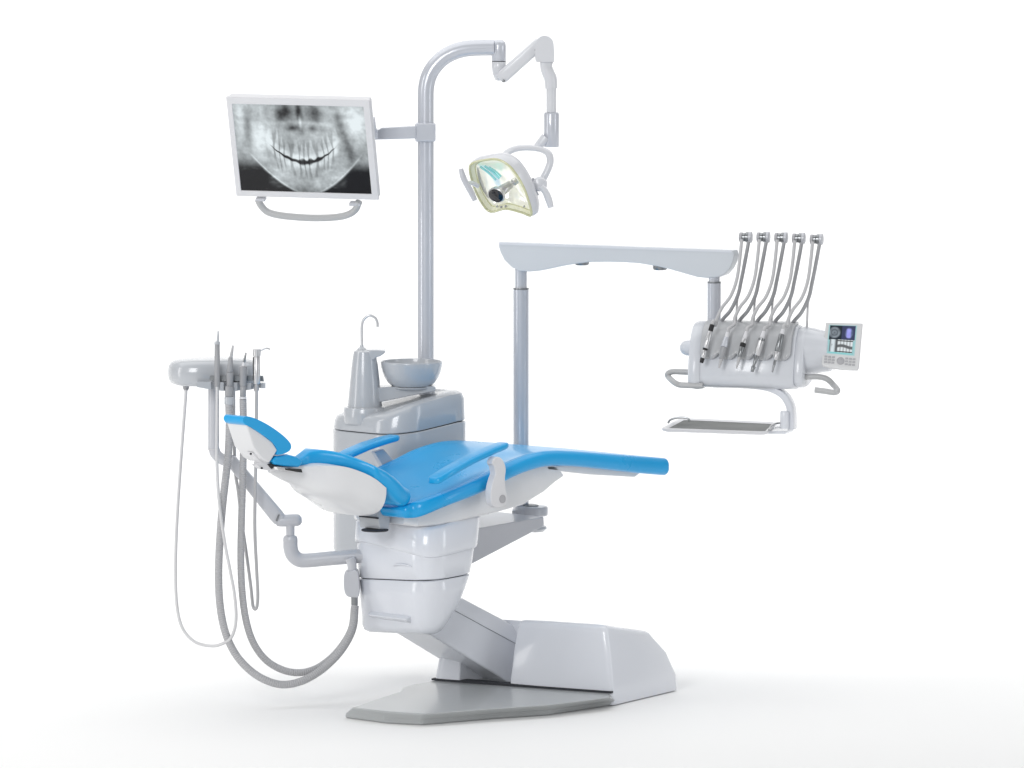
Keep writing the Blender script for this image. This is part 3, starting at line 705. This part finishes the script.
# ================================================================== instrument console
yaw = R(-15); A = V((math.cos(yaw), math.sin(yaw), 0)); N = V((A.y, -A.x, 0))
if N.y > 0: N = -N
KC = onY(747, 355, .32)
CO = thing('instrument_console', 'rounded white dentist instrument console with grey holders, handles and small control display', 'instrument console', KC)
def cp(a, n, h): return KC+A*a+N*n+V((0, 0, h))
def onC(x, y, n): return onP(x, y, KC+N*n, N)
def aof(x, n=.08): return (onC(x, 355, n)-KC).dot(A)
prof = [(-.10, -.085), (-.125, 0), (-.10, .075), (-.04, .106), (.02, .104), (.065, .07), (.09, .02), (.108, -.035), (.108, -.085), (.08, -.108), (0, -.112)]
def cprof(s=1.0, off=0, n=5):
    c = [V((a, b, 0)) for a, b in prof]; P_ = cr(c, n, True); return [(p.x*s, p.y*s) for p in P_]
def cbody(a0, a1, s, name, m, r=.006):
    rg = []
    for a, k in ((a0, s-.05), (a0+r*.3, s-.02), (a0+r, s), (a1-r, s), (a1-r*.3, s-.02), (a1, s-.05)):
        rg.append([cp(a, x, y) for x, y in cprof(k)])
    v, f = loft(rg); return mesh(name, v, f, m, CO, ang=40)
xl, xr = aof(700), aof(795)
cbody(xl-.01, xr, 1.0, 'body', M['console'])
cbody(aof(690), xl+.006, 1.07, 'end_ring', M['console'], .02)
cbody(xr-.001, xr+.030, .95, 'end_ring', M['console'], .01)
# left knob
p = cp(aof(690), .02, .022); v, f = lathe(p, -A, [(.028, -.02), (.028, .006), (.027, .026), (.022, .040), (.012, .048), (.002, .05)], 28); mesh('side_knob', v, f, M['console'], CO, ang=50)
# right neck to display
v, f = lathe(cp(xr+.01, -.01, .018), A, [(.085, 0), (.083, .03), (.074, .07), (.070, .098), (.062, .102)], 36); mesh('display_neck', v, f, M['console'], CO, ang=50)
v, f = lathe(cp(xr+.104, -.01, .0), A, [(.045, 0), (.045, .02), (.036, .026)], 30); mesh('neck_collar', v, f, M['pale'], CO, ang=50)
# holder panel: scalloped
c2 = [V((a, b, 0)) for a, b in [(-.03, .112), (.024, .108), (.070, .074), (.095, .023), (.113, -.033)]]
PP = cr(c2, 10); TL = len(PP)-1
def pprof(t):
    x = t*TL; i = min(int(x), TL-1); return PP[i].lerp(PP[i+1], x-i)
hx = [705, 726, 744, 763, 782]   # holder centres (photo)
NX, NS = 90, 16; vs = []; a0h, a1h = aof(702), aof(792)
per = (a1h-a0h)/5
for i in range(NX+1):
    a = a0h+(a1h-a0h)*i/NX; ph = ((a-a0h)/per) % 1.0
    end = .80+.10*abs(math.sin(ph*math.pi))**.6
    gr = .010*(math.exp(-((ph-.5)/.16)**2))
    for j in range(NS+1):
        t = end*j/NS; q = pprof(t); k_ = sm(.1, .5, t)
        vs.append(cp(a, q.x+.003-gr*k_*1.0+(.004 if j else 0), q.y+.002))
fs = [(i*(NS+1)+j, (i+1)*(NS+1)+j, (i+1)*(NS+1)+j+1, i*(NS+1)+j+1) for i in range(NX) for j in range(NS)]
hp_ = mesh('holder_panel', vs, fs, M['holder'], CO, ang=60); so = hp_.modifiers.new('solid', 'SOLIDIFY'); so.thickness = .012; so.offset = 0
# handles
for pts in ([(205, 291), (150, 288), (105, 287), (84, 297), (86, 312), (112, 336), (138, 348), (190, 351), (246, 352)], [(670, 312), (735, 311), (785, 311), (825, 322), (855, 350), (873, 374), (858, 384), (815, 378), (768, 372)]):
    px = zz(650, 310, 4.655, pts); n_ = .05
    P_ = [onC(x, y, n_+(.06 if i > len(px)//2 else 0)) for i, (x, y) in enumerate(px)]
    v, f, a = tube(P_, tom(2.9), 14); mesh('handle', v, f, M['handle'], CO)
# display
dq = [onC(x, y, n_) for x, y, n_ in ((825.8, 322.3, .02), (862.5, 323.2, .02), (858.3, 371, .075), (821.2, 366.5, .075))]
dn = (dq[1]-dq[0]).cross(dq[3]-dq[0]).normalized()
if dn.y > 0: dn = -dn
def dp(a, b, n=0):
    return dq[0]*(1-a)*(1-b)+dq[1]*a*(1-b)+dq[2]*a*b+dq[3]*(1-a)*b+dn*n
ring = [(0, 0), (1, 0), (1, .5), (1, .93), (.97, .985), (.75, 1.0), (.5, 1.01), (.25, 1.0), (.03, .985), (0, .93), (0, .5)]
DSP = mesh('display', *prism([dp(a, b, -.012) for a, b in ring], dn*.012), M['handle2'], CO, bevel=.003)
def lcdpic(u, v):
    if u < .035 or u > .965 or v < .02 or v > .97: return (.42, .68, .70)
    if v > .52 and (u < .08 or u > .90): return (.33, .60, .62)
    if v > .93: return (.25, .65, .66)
    n_ = noise.noise(V((u*9, v*9, 2)))*.5+.5
    if v < .5:
        if u < .48:
            d_ = math.hypot((u-.22)/.24, (v-.26)/.22); c = sm(1, .8, d_)*(.10+.35*n_*abs(math.sin(d_*7)))
            return (c*.8+.01, c*.9+.02, c+.03)
        d_ = math.hypot((u-.74)/.17, (v-.26)/.21); k_ = sm(1, .7, d_)
        t = sm(.35, .1, abs(u-.73)/.35)*sm(.08, .16, v)*(sm(.46, .4, v))
        return (.04+.30*k_*t+.1*n_*k_, .05+.28*k_*t+.14*n_*k_, .12+.75*k_*t+.2*n_*k_)
    if u < .36:
        c = .12+.75*sm(.12, .03, abs(u-.2))*sm(.0, .3, n_); return (c*.85, c*.95, c)
    row = 0 if v < .72 else 1
    dark = sm(.07, .03, abs(v-.725-.03*math.sin(u*9)))
    th = abs(math.sin((u-.36)*28))**.5
    c = .15+.75*th*(1-dark)
    if .52 < v < .545 or abs(v-.9) < .02: c = .02
    return (c*.9, c*.97, c)
picture('display_screen', 90, 90, lambda a, b: dp(.10+.76*a, .055+.64*b, .0012), lcdpic, M['lcd'], DSP)
for i in range(3):
    for j in range(3):
        for b0 in (.10, .66):
            p = dp(b0+.10*i, .765+.062*j, .001); v, f = box(p, (dq[1]-dq[0])*.036, (dq[3]-dq[0])*.019, dn*.0012); mesh('button', v, f, M['button'], DSP)
v, f = lathe(dp(.50, .83, 0), dn, [(.0135, 0), (.0135, .002), (.011, .0028), (.0105, .0018), (.006, .0018), (.0055, .0026), (.0005, .0028)], 24); mesh('dial', v, f, M['button'], DSP)
# underside boss
v, f = prism([onC(x, y, .05) for x, y in ((704, 381), (722, 383), (722, 386.5), (711, 386.5), (710, 384))], -N*.05); mesh('boss', v, f, M['console'], CO, bevel=.002)

# whip arms (part of the console) and handpieces with their hoses
heads = [(445, 80), (527, 80), (610, 82), (692, 85), (775, 90)]
zc = lambda x, y: (650+x/4.655, 220+y/4.655)
zd = lambda x, y: (650+x/4.655, 310+y/4.655)
for hx_, hy_ in heads:
    x, y = zc(hx_, hy_)
    wh = thing('whip_arm', '', '', (0, 0, 0)); del wh['label']; del wh['category']; wh.parent = CO; wh.location = onC(x, y, -.02)-KC
    for dxp, nn_, m_, r in ((-4.6, -.02, 'button', 4.9), (-1.6, -.02, 'steel', 4.4), (1.6, -.02, 'steel', 5.2), (4.6, -.02, 'pale', 5.6)):
        p = onC(x+dxp, y, nn_); v, f = lathe(p-A*.0055, A, [(tom(r-1), 0), (tom(r), .0015), (tom(r), .0105), (tom(r-1), .012)], 22); mesh('pulley', v, f, M[m_], wh)
    rod = [zc(hx_+12, hy_+20), zc(hx_-6, hy_+110), zc(hx_-22, hy_+200), zc(hx_-38, hy_+290), zc(hx_-42, hy_+350), zc(hx_-46, hy_+440)]
    v, f, a = tube([onC(*q, .0) for q in rod], tom(1.15), 10); mesh('spring_rod', v, f, M['silver'], wh)
    v, f, a = tube([onC(*q, .015) for q in (zc(hx_+14, hy_+22), zc(hx_-2, hy_+110), zc(hx_-20, hy_+200), zc(hx_-36, hy_+270), zc(hx_-70, hy_+340), zc(hx_-108, hy_+385), zc(hx_-130, hy_+430))], tom(1.9), 10); mesh('cable_guide', v, f, M['grip'], wh)
    n_ = .0
specs = [
 ('slim black ended silver polishing handpiece, leftmost in the front row of the white console', (290, 68), (239, 246)),
 ('pointed grey turbine handpiece second from the left on the white console', (362, 102), (321, 270)),
 ('silver handpiece with dark band, in the middle of the row on the white console', (450, 98), (402, 272)),
 ('thick silver handpiece with bent dark tip, fourth along the white console', (531, 98), (475, 288)),
 ('long dark ribbed steel handpiece nearest to the control display', (620, 88), (569, 290)),
]
def seg(root, name, P0_, P1_, t0, t1, r0, r1, m, n=18):
    a = P0_.lerp(P1_, t0); b = P0_.lerp(P1_, t1); d_ = (b-a)
    v, f = lathe(a, d_, [(r0*.85, 0), (r0, min(.0015, d_.length*.1)), (r1, d_.length*.96), (r1*.85, d_.length)], n); return mesh(name, v, f, m, root, ang=50)
for i, (lab, t_, b_) in enumerate(specs):
    top = onC(*zd(*t_), .115); bot = onC(*zd(*b_), .150)
    hpx = thing('dental_handpiece', lab, 'handpiece', bot, 'handpieces on the dentist console'); k = tom(1)
    if i == 0:
        seg(hpx, 'end_cap', top, bot, 0, .17, 2.5*k, 2.5*k, M['dark']); seg(hpx, 'body', top, bot, .17, .62, 2.3*k, 3.0*k, M['silver'])
        seg(hpx, 'ring', top, bot, .62, .67, 2.8*k, 2.4*k, M['dark']); seg(hpx, 'body', top, bot, .67, .88, 2.2*k, 2.4*k, M['silver']); seg(hpx, 'tip', top, bot, .88, 1, 2.4*k, 1.8*k, M['dark'])
    elif i == 1:
        seg(hpx, 'coupling', top, bot, 0, .14, 1.7*k, 2.1*k, M['frame']); seg(hpx, 'body', top, bot, .14, .42, 2.4*k, 3.4*k, M['alu']); seg(hpx, 'grip', top, bot, .42, .75, 3.2*k, 2.4*k, M['grip']); seg(hpx, 'tip', top, bot, .75, 1, 2.0*k, 1.0*k, M['hosem'])
    elif i == 2:
        seg(hpx, 'coupling', top, bot, 0, .2, 1.5*k, 2.2*k, M['frame']); seg(hpx, 'body', top, bot, .2, .32, 2.3*k, 2.9*k, M['silver']); seg(hpx, 'ring', top, bot, .32, .42, 2.9*k, 2.9*k, M['dark']); seg(hpx, 'grip', top, bot, .42, .7, 2.7*k, 2.0*k, M['steel']); seg(hpx, 'tip', top, bot, .7, 1, 1.8*k, .9*k, M['hosem'])
    elif i == 3:
        seg(hpx, 'coupling', top, bot, 0, .18, 1.8*k, 2.5*k, M['frame']); seg(hpx, 'ring', top, bot, .18, .23, 3.4*k, 3.4*k, M['steel']); seg(hpx, 'body', top, bot, .23, .60, 3.5*k, 2.9*k, M['silver']); seg(hpx, 'neck', top, bot, .6, .86, 2.2*k, 1.5*k, M['steel']); seg(hpx, 'tip', top, bot, .86, 1, 2.2*k, 1.6*k, M['steel'])
    else:
        seg(hpx, 'coupling', top, bot, 0, .12, 1.7*k, 2.2*k, M['frame']); seg(hpx, 'body', top, bot, .12, .52, 2.8*k, 3.1*k, M['steel']); seg(hpx, 'grip', top, bot, .52, .72, 2.7*k, 1.9*k, M['silver']); seg(hpx, 'tip', top, bot, .72, 1, 1.5*k, .8*k, M['steel'])
    hx_, hy_ = heads[i]
    q = [zc(hx_-18, hy_+10), zc(hx_-28, hy_+110), zc(hx_-42, hy_+200), zc(hx_-70, hy_+275), zc(hx_-108, hy_+325), zc(hx_-132, hy_+375)]
    P_ = [onC(*p, .02+.01*j) for j, p in enumerate(q)]
    e = top+(top-bot).normalized()*.012
    P_ += [onC(*zc(hx_-140, hy_+410), .085), P_[-1].lerp(e, .9)+V((0, 0, -.0)), top] if i == 0 else [onC(*zc(hx_-134, hy_+405), .085), e, top]
    v, f, a = tube(P_, tom(1.75), 10); mesh('hose', v, f, M['hosem2'], hpx)

# ================================================================== tray
TR = thing('instrument_tray', 'flat steel tray with raised white edge on a curved bracket below the instrument console', 'tray', onY(793, 386, .32))
htr = onY(715, 430, .22).z
corn = [onH(660.7, 428.6, htr), onH(768, 432.2, htr), onH(777.5, 422.6, htr), onH(680.5, 418.2, htr)]
def tring(s, z, push=0):
    c = sum(corn, V())/4; o_ = []
    n4 = len(corn)
    for i in range(n4):
        p = corn[i]; a = corn[i-1]; b = corn[(i+1) % n4]
        da = (a-p).normalized(); db = (b-p).normalized(); r = .02
        q = p-(da+db)*0+ (da+db)*push
        P1 = q+da*r; P2 = q+db*r
        for t in range(6):
            t_ = t/5; o_.append(((P1*(1-t_)+q*t_)*(1-t_)+(q*(1-t_)+P2*t_)*t_)+V((0, 0, z)))
    return o_
v, f = loft([tring(1, -.012, .014), tring(1, -.008, .003), tring(1, -.001, 0), tring(1, .002, .003), tring(1, .0015, .012), tring(1, -.004, .018)], True, False); mesh('tray_edge', v, f, M['frame'], TR, ang=40)
v, f = loft([tring(1, .0015, .0105), tring(1, -.0045, .018)], False, True); mesh('tray_bed', v, f, M['tray'], TR)
# raised bow at the left end
lb = [onP(x, y, corn[0].lerp(corn[3], .6), N) for x, y in ((668, 423), (671, 419.5), (679, 417.5), (687, 418), (690, 421))]
v, f, a = tube(lb, tom(1.1), 8); mesh('tray_bow', v, f, M['steel'], TR)
k = tom(1)
ar = [(715, 385.5), (735, 385.5), (757, 386.2), (772, 388.6), (783, 394), (789, 402), (791.8, 412), (792.2, 429)]
pr = [onC(x, y, .03) for x, y in ar]
rg = []
Pc = cr(pr, 5)
for i, p in enumerate(Pc):
    t = ((Pc[min(i+1, len(Pc)-1)])-(Pc[max(i-1, 0)])).normalized(); nr = t.cross(N).normalized(); w_ = tom(1.5+1.7*min(1, i/20))
    rg.append([p+nr*a_+N*b_ for a_, b_ in rr(-w_, w_, -.03, .03, .004, 3)])
v, f = loft(rg); mesh('tray_arm', v, f, M['white'], TR, ang=40)
p = onC(784.5, 428.5, .07); v, f = lathe(p, (0, 0, 1), [(4.2*k, 0), (4.4*k, .004), (4.4*k, 15.6*k), (3.8*k, 17.5*k), (1*k, 18*k)], 24); mesh('tray_pivot', v, f, M['white'], TR, ang=50)
v, f = prism([onH(x, y, htr-.012) for x, y in ((765, 434), (774, 426), (786, 424), (793, 427), (793, 431.5), (786, 434))], (0, 0, .010)); mesh('tray_clasp', v, f, M['white'], TR, bevel=.003)
v, f, a = tube([onH(x, y, htr+.006) for x, y in ((769, 430), (771, 426), (776, 423.4), (783, 423))], tom(.9), 8); mesh('tray_catch', v, f, M['steel'], TR)

# ================================================================== assistant console
Ya = .02
AS = thing('assistant_console', 'rounded silver grey instrument holder on a jointed arm left of the headrest', 'instrument console', V((onY(213, 380, Ya).x, Ya, onY(213, 380, Ya).z)))
# body: rounded slab in plan
def aring(y, g, s=1.0, dz=None):
    h = onY(215, y, Ya).z; o_ = []
    pl = [(168, 0), (171, .07), (184, .135), (208, .17), (235, .15), (252, .10), (258, .02), (250, -.045), (235, -.07), (216, -.085), (196, -.095), (178, -.075)]
    P_ = cr([V((onY(x, 375, Ya).x, Ya+d_, 0)) for x, d_ in pl], 5, True); c = sum(P_, V())/len(P_)
    for p in P_:
        q = c+(p-c)*s; q.z = h+(dz(q) if dz else 0); o_.append(q)
    return o_
xa = onY(168, 375, Ya).x
bul = lambda q: 0
def thin(q): t = (q.x-xa)/.32; return .004*sm(.35, 1, t)
v, f = loft([aring(384.5, 0, .86, thin), aring(382.5, 0, .95, thin), aring(378.5, 0, .99, lambda q: thin(q)*.8), aring(371, 0, 1.0), aring(366, 0, .98), aring(362.6, 0, .93), aring(360.4, 0, .84), aring(359, 0, .6), aring(358.4, 0, .2)])
mesh('body', v, f, M['cab'], AS, ang=60)
# holder strip with scallops
Yh = Ya-.10
hold = [216.8, 230.2, 243.2, 257.2]
g = G()
edge = []
x = 200
top_ = []
xs_ = [199+ i*.75 for i in range(91)]
front = []; backp = []
for x in xs_:
    dpt = .035
    for hc in hold:
        e = (x-hc)/4.3
        if abs(e) < 1: dpt = min(dpt, .035-.026*math.sqrt(1-e*e))
    y = 378.4+(x-199)*.035
    front.append((x, y, Yh-dpt+ (x-199)*.0006)); backp.append((x, y, Yh+.05))
vs = []
for (x, y, Y) in front+backp:
    p = onY(x, y, Ya); vs.append(V((p.x, Y, p.z)))
n = len(front)
drop = lambda i: .018+.012*math.sin(math.pi*min(1, (i % n)/n*1.1))
vs2 = [p-V((0, 0, drop(i))) for i, p in enumerate(vs)]
fs = []
for i in range(n-1):
    fs += [(i, i+1, n+i+1, n+i), (2*n+i, 3*n+i, 3*n+i+1, 2*n+i+1), (i, 2*n+i, 2*n+i+1, i+1), (n+i, n+i+1, 3*n+i+1, 3*n+i)]
fs += [(0, n, 3*n, 2*n), (n-1, 3*n-1, 4*n-1, 2*n-1)]
mesh('holder_strip', vs+vs2, fs, M['cab'], AS, ang=40)
v, f = prism([onY(x, y, Yh+.012) for x, y in ((203, 375.5), (263, 376), (264, 381.5), (206, 380.5))], (0, .02, 0)); mesh('holder_slot', v, f, M['steel'], AS)
# hanger post, elbow, arm
k = tom(1, Ya)
v, f, a = tube([onY(x, y, Ya) for x, y in ((213.7, 384), (213.7, 410), (213.7, 438), (214, 449), (217.5, 456), (225, 460.5), (233, 461.5))], 5.6*k, 22); mesh('hanger_post', v, f, M['pale'], AS)
v, f = lathe(onY(213.7, 449.6, Ya), (0, 0, 1), [(6.2*k, 0), (6.2*k, .003)], 24); mesh('post_ring', v, f, M['hosel'], AS)
a0_, a1_ = onY(231, 460, Ya), onY(281, 521, Ya); d = (a1_-a0_).normalized(); nn = d.cross(V((0, 1, 0))).normalized(); hw_ = 7.2*k; Ln = (a1_-a0_).length
rg = [[a0_+d*(t*Ln)+nn*p*s+V((0, q*s, 0)) for p, q in rr(-hw_, hw_, -.022, .022, .012, 5)] for t, s in ((-.04, .6), (0, .82), (.08, .85), (.9, 1.0), (.97, .95), (1.0, .8))]
v, f = loft(rg); mesh('link_arm', v, f, M['pale'], AS, ang=50)
v, f, a = tube([onY(x, y, Ya) for x, y in ((276.5, 521), (281, 520.8), (294, 520.2), (299, 520), (301.8, 519.8))], [5*k, 6*k, 6.2*k, 5.6*k, 2.5*k], 20); mesh('arm_knuckle', v, f, M['pale'], AS)
v, f, a = tube([onY(279, 514.6, Ya-.026), onY(276.4, 521, Ya-.024)], tom(.9), 8); mesh('knuckle_seam', v, f, M['steel'], AS)
v, f = lathe(onY(290.3, 537, Ya), (0, 0, 1), [(4.3*k, 0), (4.3*k, 13*k)], 20); mesh('knuckle_stem', v, f, M['pale'], AS)
v, f = lathe(onY(290.3, 541.5, Ya), (0, 0, 1), [(7.2*k, 0), (7.4*k, .002), (7.2*k, 3.6*k), (6*k, 5.8*k), (4.4*k, 6.4*k)], 24); mesh('stem_collar', v, f, M['pale'], AS)
v, f, a = tube([onY(x, y, Ya+.0) for x, y in ((290.4, 541.5), (290.6, 548), (293, 555), (299, 559.8), (308, 560.4), (330, 558.4), (350, 556.8), (358, 556.2), (372, 556))], [7.3*k]*4+[7.2*k]*5, 22); mesh('carrier_arm', v, f, M['pale'], AS)
v, f, a = tube([onY(x, y, Ya-.04) for x, y in ((350, 558), (351.8, 564), (352.2, 573))], [5.2*k, 4.8*k, 4.4*k], 16); mesh('hose_port', v, f, M['pale'], AS)
v, f = prism(cr([onY(x, y, Ya-.06) for x, y in ((344.6, 573), (350, 571.4), (358, 571.6), (359, 596), (351, 597.4), (345.6, 594.6), (343.6, 585))], 3, True), (0, .06, 0)); mesh('hose_block', v, f, M['pale'], AS, bevel=.006)
v, f = lathe(onY(354.5, 606, Ya-.05), (0, 0, 1), [(2.9*k, 0), (3.4*k, .006), (3.4*k, 9*k)], 16); mesh('hose_socket', v, f, M['steel'], AS)
v, f = lathe(onY(186, 390.5, Ya), (0, 0, 1), [(2.0*k, 0), (3.2*k, .008), (3.4*k, .03)], 16); mesh('tube_socket', v, f, M['button'], AS)
v, f = lathe(onY(256.4, 391.5, Yh), (0, 0, 1), [(1.8*k, 0), (2.6*k, .006), (2.8*k, .02)], 16); mesh('tube_socket', v, f, M['button'], AS)

# instruments in the holder
def inst(name, label, segs, hosepts, hr, hm, extras=None, Yi=Yh-.02, along=False):
    b = onY(segs[-1][2][0], segs[-1][2][1], Yi)
    o = thing(name, label, 'instrument', b, 'instruments in the assistant holder')
    for nm, p0_, p1_, r0, r1, m in segs:
        seg(o, nm, onY(*p0_, Yi), onY(*p1_, Yi), 0, 1, r0*k, r1*k, m)
    P_ = [onY(x, y, Y) for x, y, Y in hosepts]
    v, f, a = tube(P_, hr*k, 14, 8)
    mesh('hose', v, f, hm, o, attr=a)
    return o
Yi = Yh-.02
inst('saliva_ejector', 'slim upright suction tip on a thin pale looping tube, leftmost in the holder',
     [('tip', (218.2, 331), (217.8, 343), .8, 1.4, M['cab']), ('cap', (217.4, 341.5), (217.2, 344.5), 2.8, 2.9, M['cab']), ('body', (217.2, 344), (217.2, 386.5), 2.6, 2.9, M['grip'])],
     [(217.2, 386, Yi), (217, 420, Yi), (216.8, 460, Yi), (219, 500, Yi-.02), (224.5, 541, Yi-.03), (230, 570, Yi-.05), (234.5, 595, Yi-.06), (236, 620, Yi-.06), (231.5, 637, Yi-.05), (221, 644.3, Yi-.03), (209, 645.8, Yi), (193.5, 641, Yi+.03), (181.5, 626, Yi+.06), (176.4, 600, Yi+.08), (175.6, 560, Yi+.1), (177.6, 510, Yi+.1), (181.6, 450, Yi+.1), (185, 405, Yi+.1), (186, 390, Yi+.1)], 1.6, M['hosel'])
inst('suction_handpiece', 'large grey suction handpiece with angled tip and thick ribbed hose, second in the holder',
     [('tip', (233, 345.4), (230.8, 358.5), 1.0, 1.8, M['hosem']), ('body', (230.6, 357.5), (230, 372), 2.2, 3.7, M['grip']), ('grip', (230, 372), (229.8, 387), 3.8, 3.2, M['grip']), ('connector', (229.6, 386), (229, 396.5), 4.4, 4.2, M['grip']), ('collar', (229.3, 396.5), (229, 404.5), 4.8, 4.6, M['cab'])],
     [(229, 404, Yi), (229.4, 425, Yi+.01), (228.6, 450, Yi+.02), (226, 475, Yi+.02), (222.6, 505, Yi+.01), (219.8, 540, Yi), (218.6, 575, Yi-.01), (220, 605, Yi-.02), (225, 631, Yi-.03), (234.5, 652.5, Yi-.04), (248, 668.5, Yi-.05), (264, 679.4, Yi-.06), (282.5, 684.6, Yi-.05), (303, 680.6, Yi-.03), (323, 668.6, Yi), (341, 650.5, Yi+.02), (352.5, 629, Yi+.04), (355, 606, Ya-.05)], 3.9, M['hose'])
inst('suction_handpiece', 'shorter grey suction handpiece with dark needle tip and ribbed hose, third in the holder',
     [('tip', (246, 352.6), (244, 362.5), .8, 1.4, M['steel']), ('neck', (244, 362), (243.4, 366.5), 1.4, 2.0, M['frame']), ('grip', (243.4, 366), (243, 386), 3.9, 3.3, M['grip']), ('connector', (243, 386), (243, 396.5), 3.2, 3.0, M['grip']), ('collar', (243, 396.5), (243, 399), 3.5, 3.5, M['frame'])],
     [(243, 399, Yi), (243.4, 430, Yi+.02), (243, 470, Yi+.03), (241.8, 510, Yi+.03), (240.8, 555, Yi+.02), (242, 590, Yi+.01), (246, 620, Yi), (253.5, 643, Yi), (266, 660, Yi), (283, 670, Yi), (301, 672.6, Yi+.01), (319, 667, Yi+.03), (337, 652, Yi+.05), (351, 630, Yi+.07), (354.5, 606, Ya-.04)], 3.6, M['hose'])
sy = inst('air_water_syringe', 'chrome three-way syringe with thin bent nozzle at the right end of the holder',
     [('head', (256.8, 349), (256.8, 356), 4.0, 3.9, M['silver']), ('body', (256.8, 355), (256.8, 384), 3.2, 3.4, M['silver']), ('grip', (253.6, 357), (253.8, 380), .9, .9, M['dark'])],
     [(256.6, 384, Yi), (256.4, 420, Yi+.02), (255.6, 470, Yi+.03), (254.8, 525, Yi+.04), (256.4, 565, Yi+.05), (257.8, 592, Yi+.05), (257.2, 605, Yi+.06), (255.2, 609.2, Yi+.07), (252.8, 605, Yi+.08), (251, 588, Yi+.08), (247, 558, Yi+.1), (241.6, 520, Yi+.12), (238, 490, Yi+.12), (235.4, 472, Yi+.13), (234, 430, Yi+.14), (233.6, 384, Yi+.14)], 1.65, M['hosem'])
v, f, a = tube([onY(x, y, Yi) for x, y in ((259.5, 351.5), (263, 349.4), (266.6, 348.2), (270.4, 349.4))], tom(.85), 8); mesh('nozzle', v, f, M['silver'], sy)

# ================================================================== light
def area(name, loc, target, sx_, sy_, power, col=(1, 1, 1)):
    l_ = bpy.data.lights.new(name, 'AREA'); l_.shape = 'RECTANGLE'; l_.size = sx_; l_.size_y = sy_; l_.energy = power; l_.color = col
    o = bpy.data.objects.new(name, l_); C.objects.link(o); o.location = loc
    o.rotation_euler = (V(target)-V(loc)).to_track_quat('-Z', 'Y').to_euler(); return o
area('overhead_softbox', (0, 1.45, 5.6), (0, 1.45, 0), 10, 5.5, 228)
area('backdrop_softbox', (0, 3.5, 6.2), (0, 9, 2.0), 16, 3, 480)
area('left_softbox', (-4.6, -1.2, 1.9), (0, .3, 1.0), 1.0, 3.2, 42, (1, .99, .97))
area('right_softbox', (5.0, -2.0, 2.0), (0, .3, 1.0), 1.0, 3.2, 36, (.96, .98, 1))
area('front_softbox', (-2.6, -7, 3.6), (0, .3, 1.0), 2.4, 3, 215)
w = bpy.data.worlds.new('World'); sc.world = w; w.use_nodes = True
bg = w.node_tree.nodes['Background']; bg.inputs[0].default_value = (.97, .985, 1, 1); bg.inputs[1].default_value = .34

cam = bpy.data.cameras.new('camera'); co = bpy.data.objects.new('camera', cam); C.objects.link(co)
co.location = CAM; co.rotation_euler = (math.pi/2-ALPHA, 0, 0)
cam.sensor_width = 36; cam.lens = FPX*36/1024; cam.clip_end = 200; cam.clip_start = .5
sc.camera = co
sc.view_settings.view_transform = 'Standard'; sc.view_settings.look = 'None'; sc.view_settings.exposure = 0; sc.view_settings.gamma = 1
sc.cycles.max_bounces = 8; sc.cycles.diffuse_bounces = 4
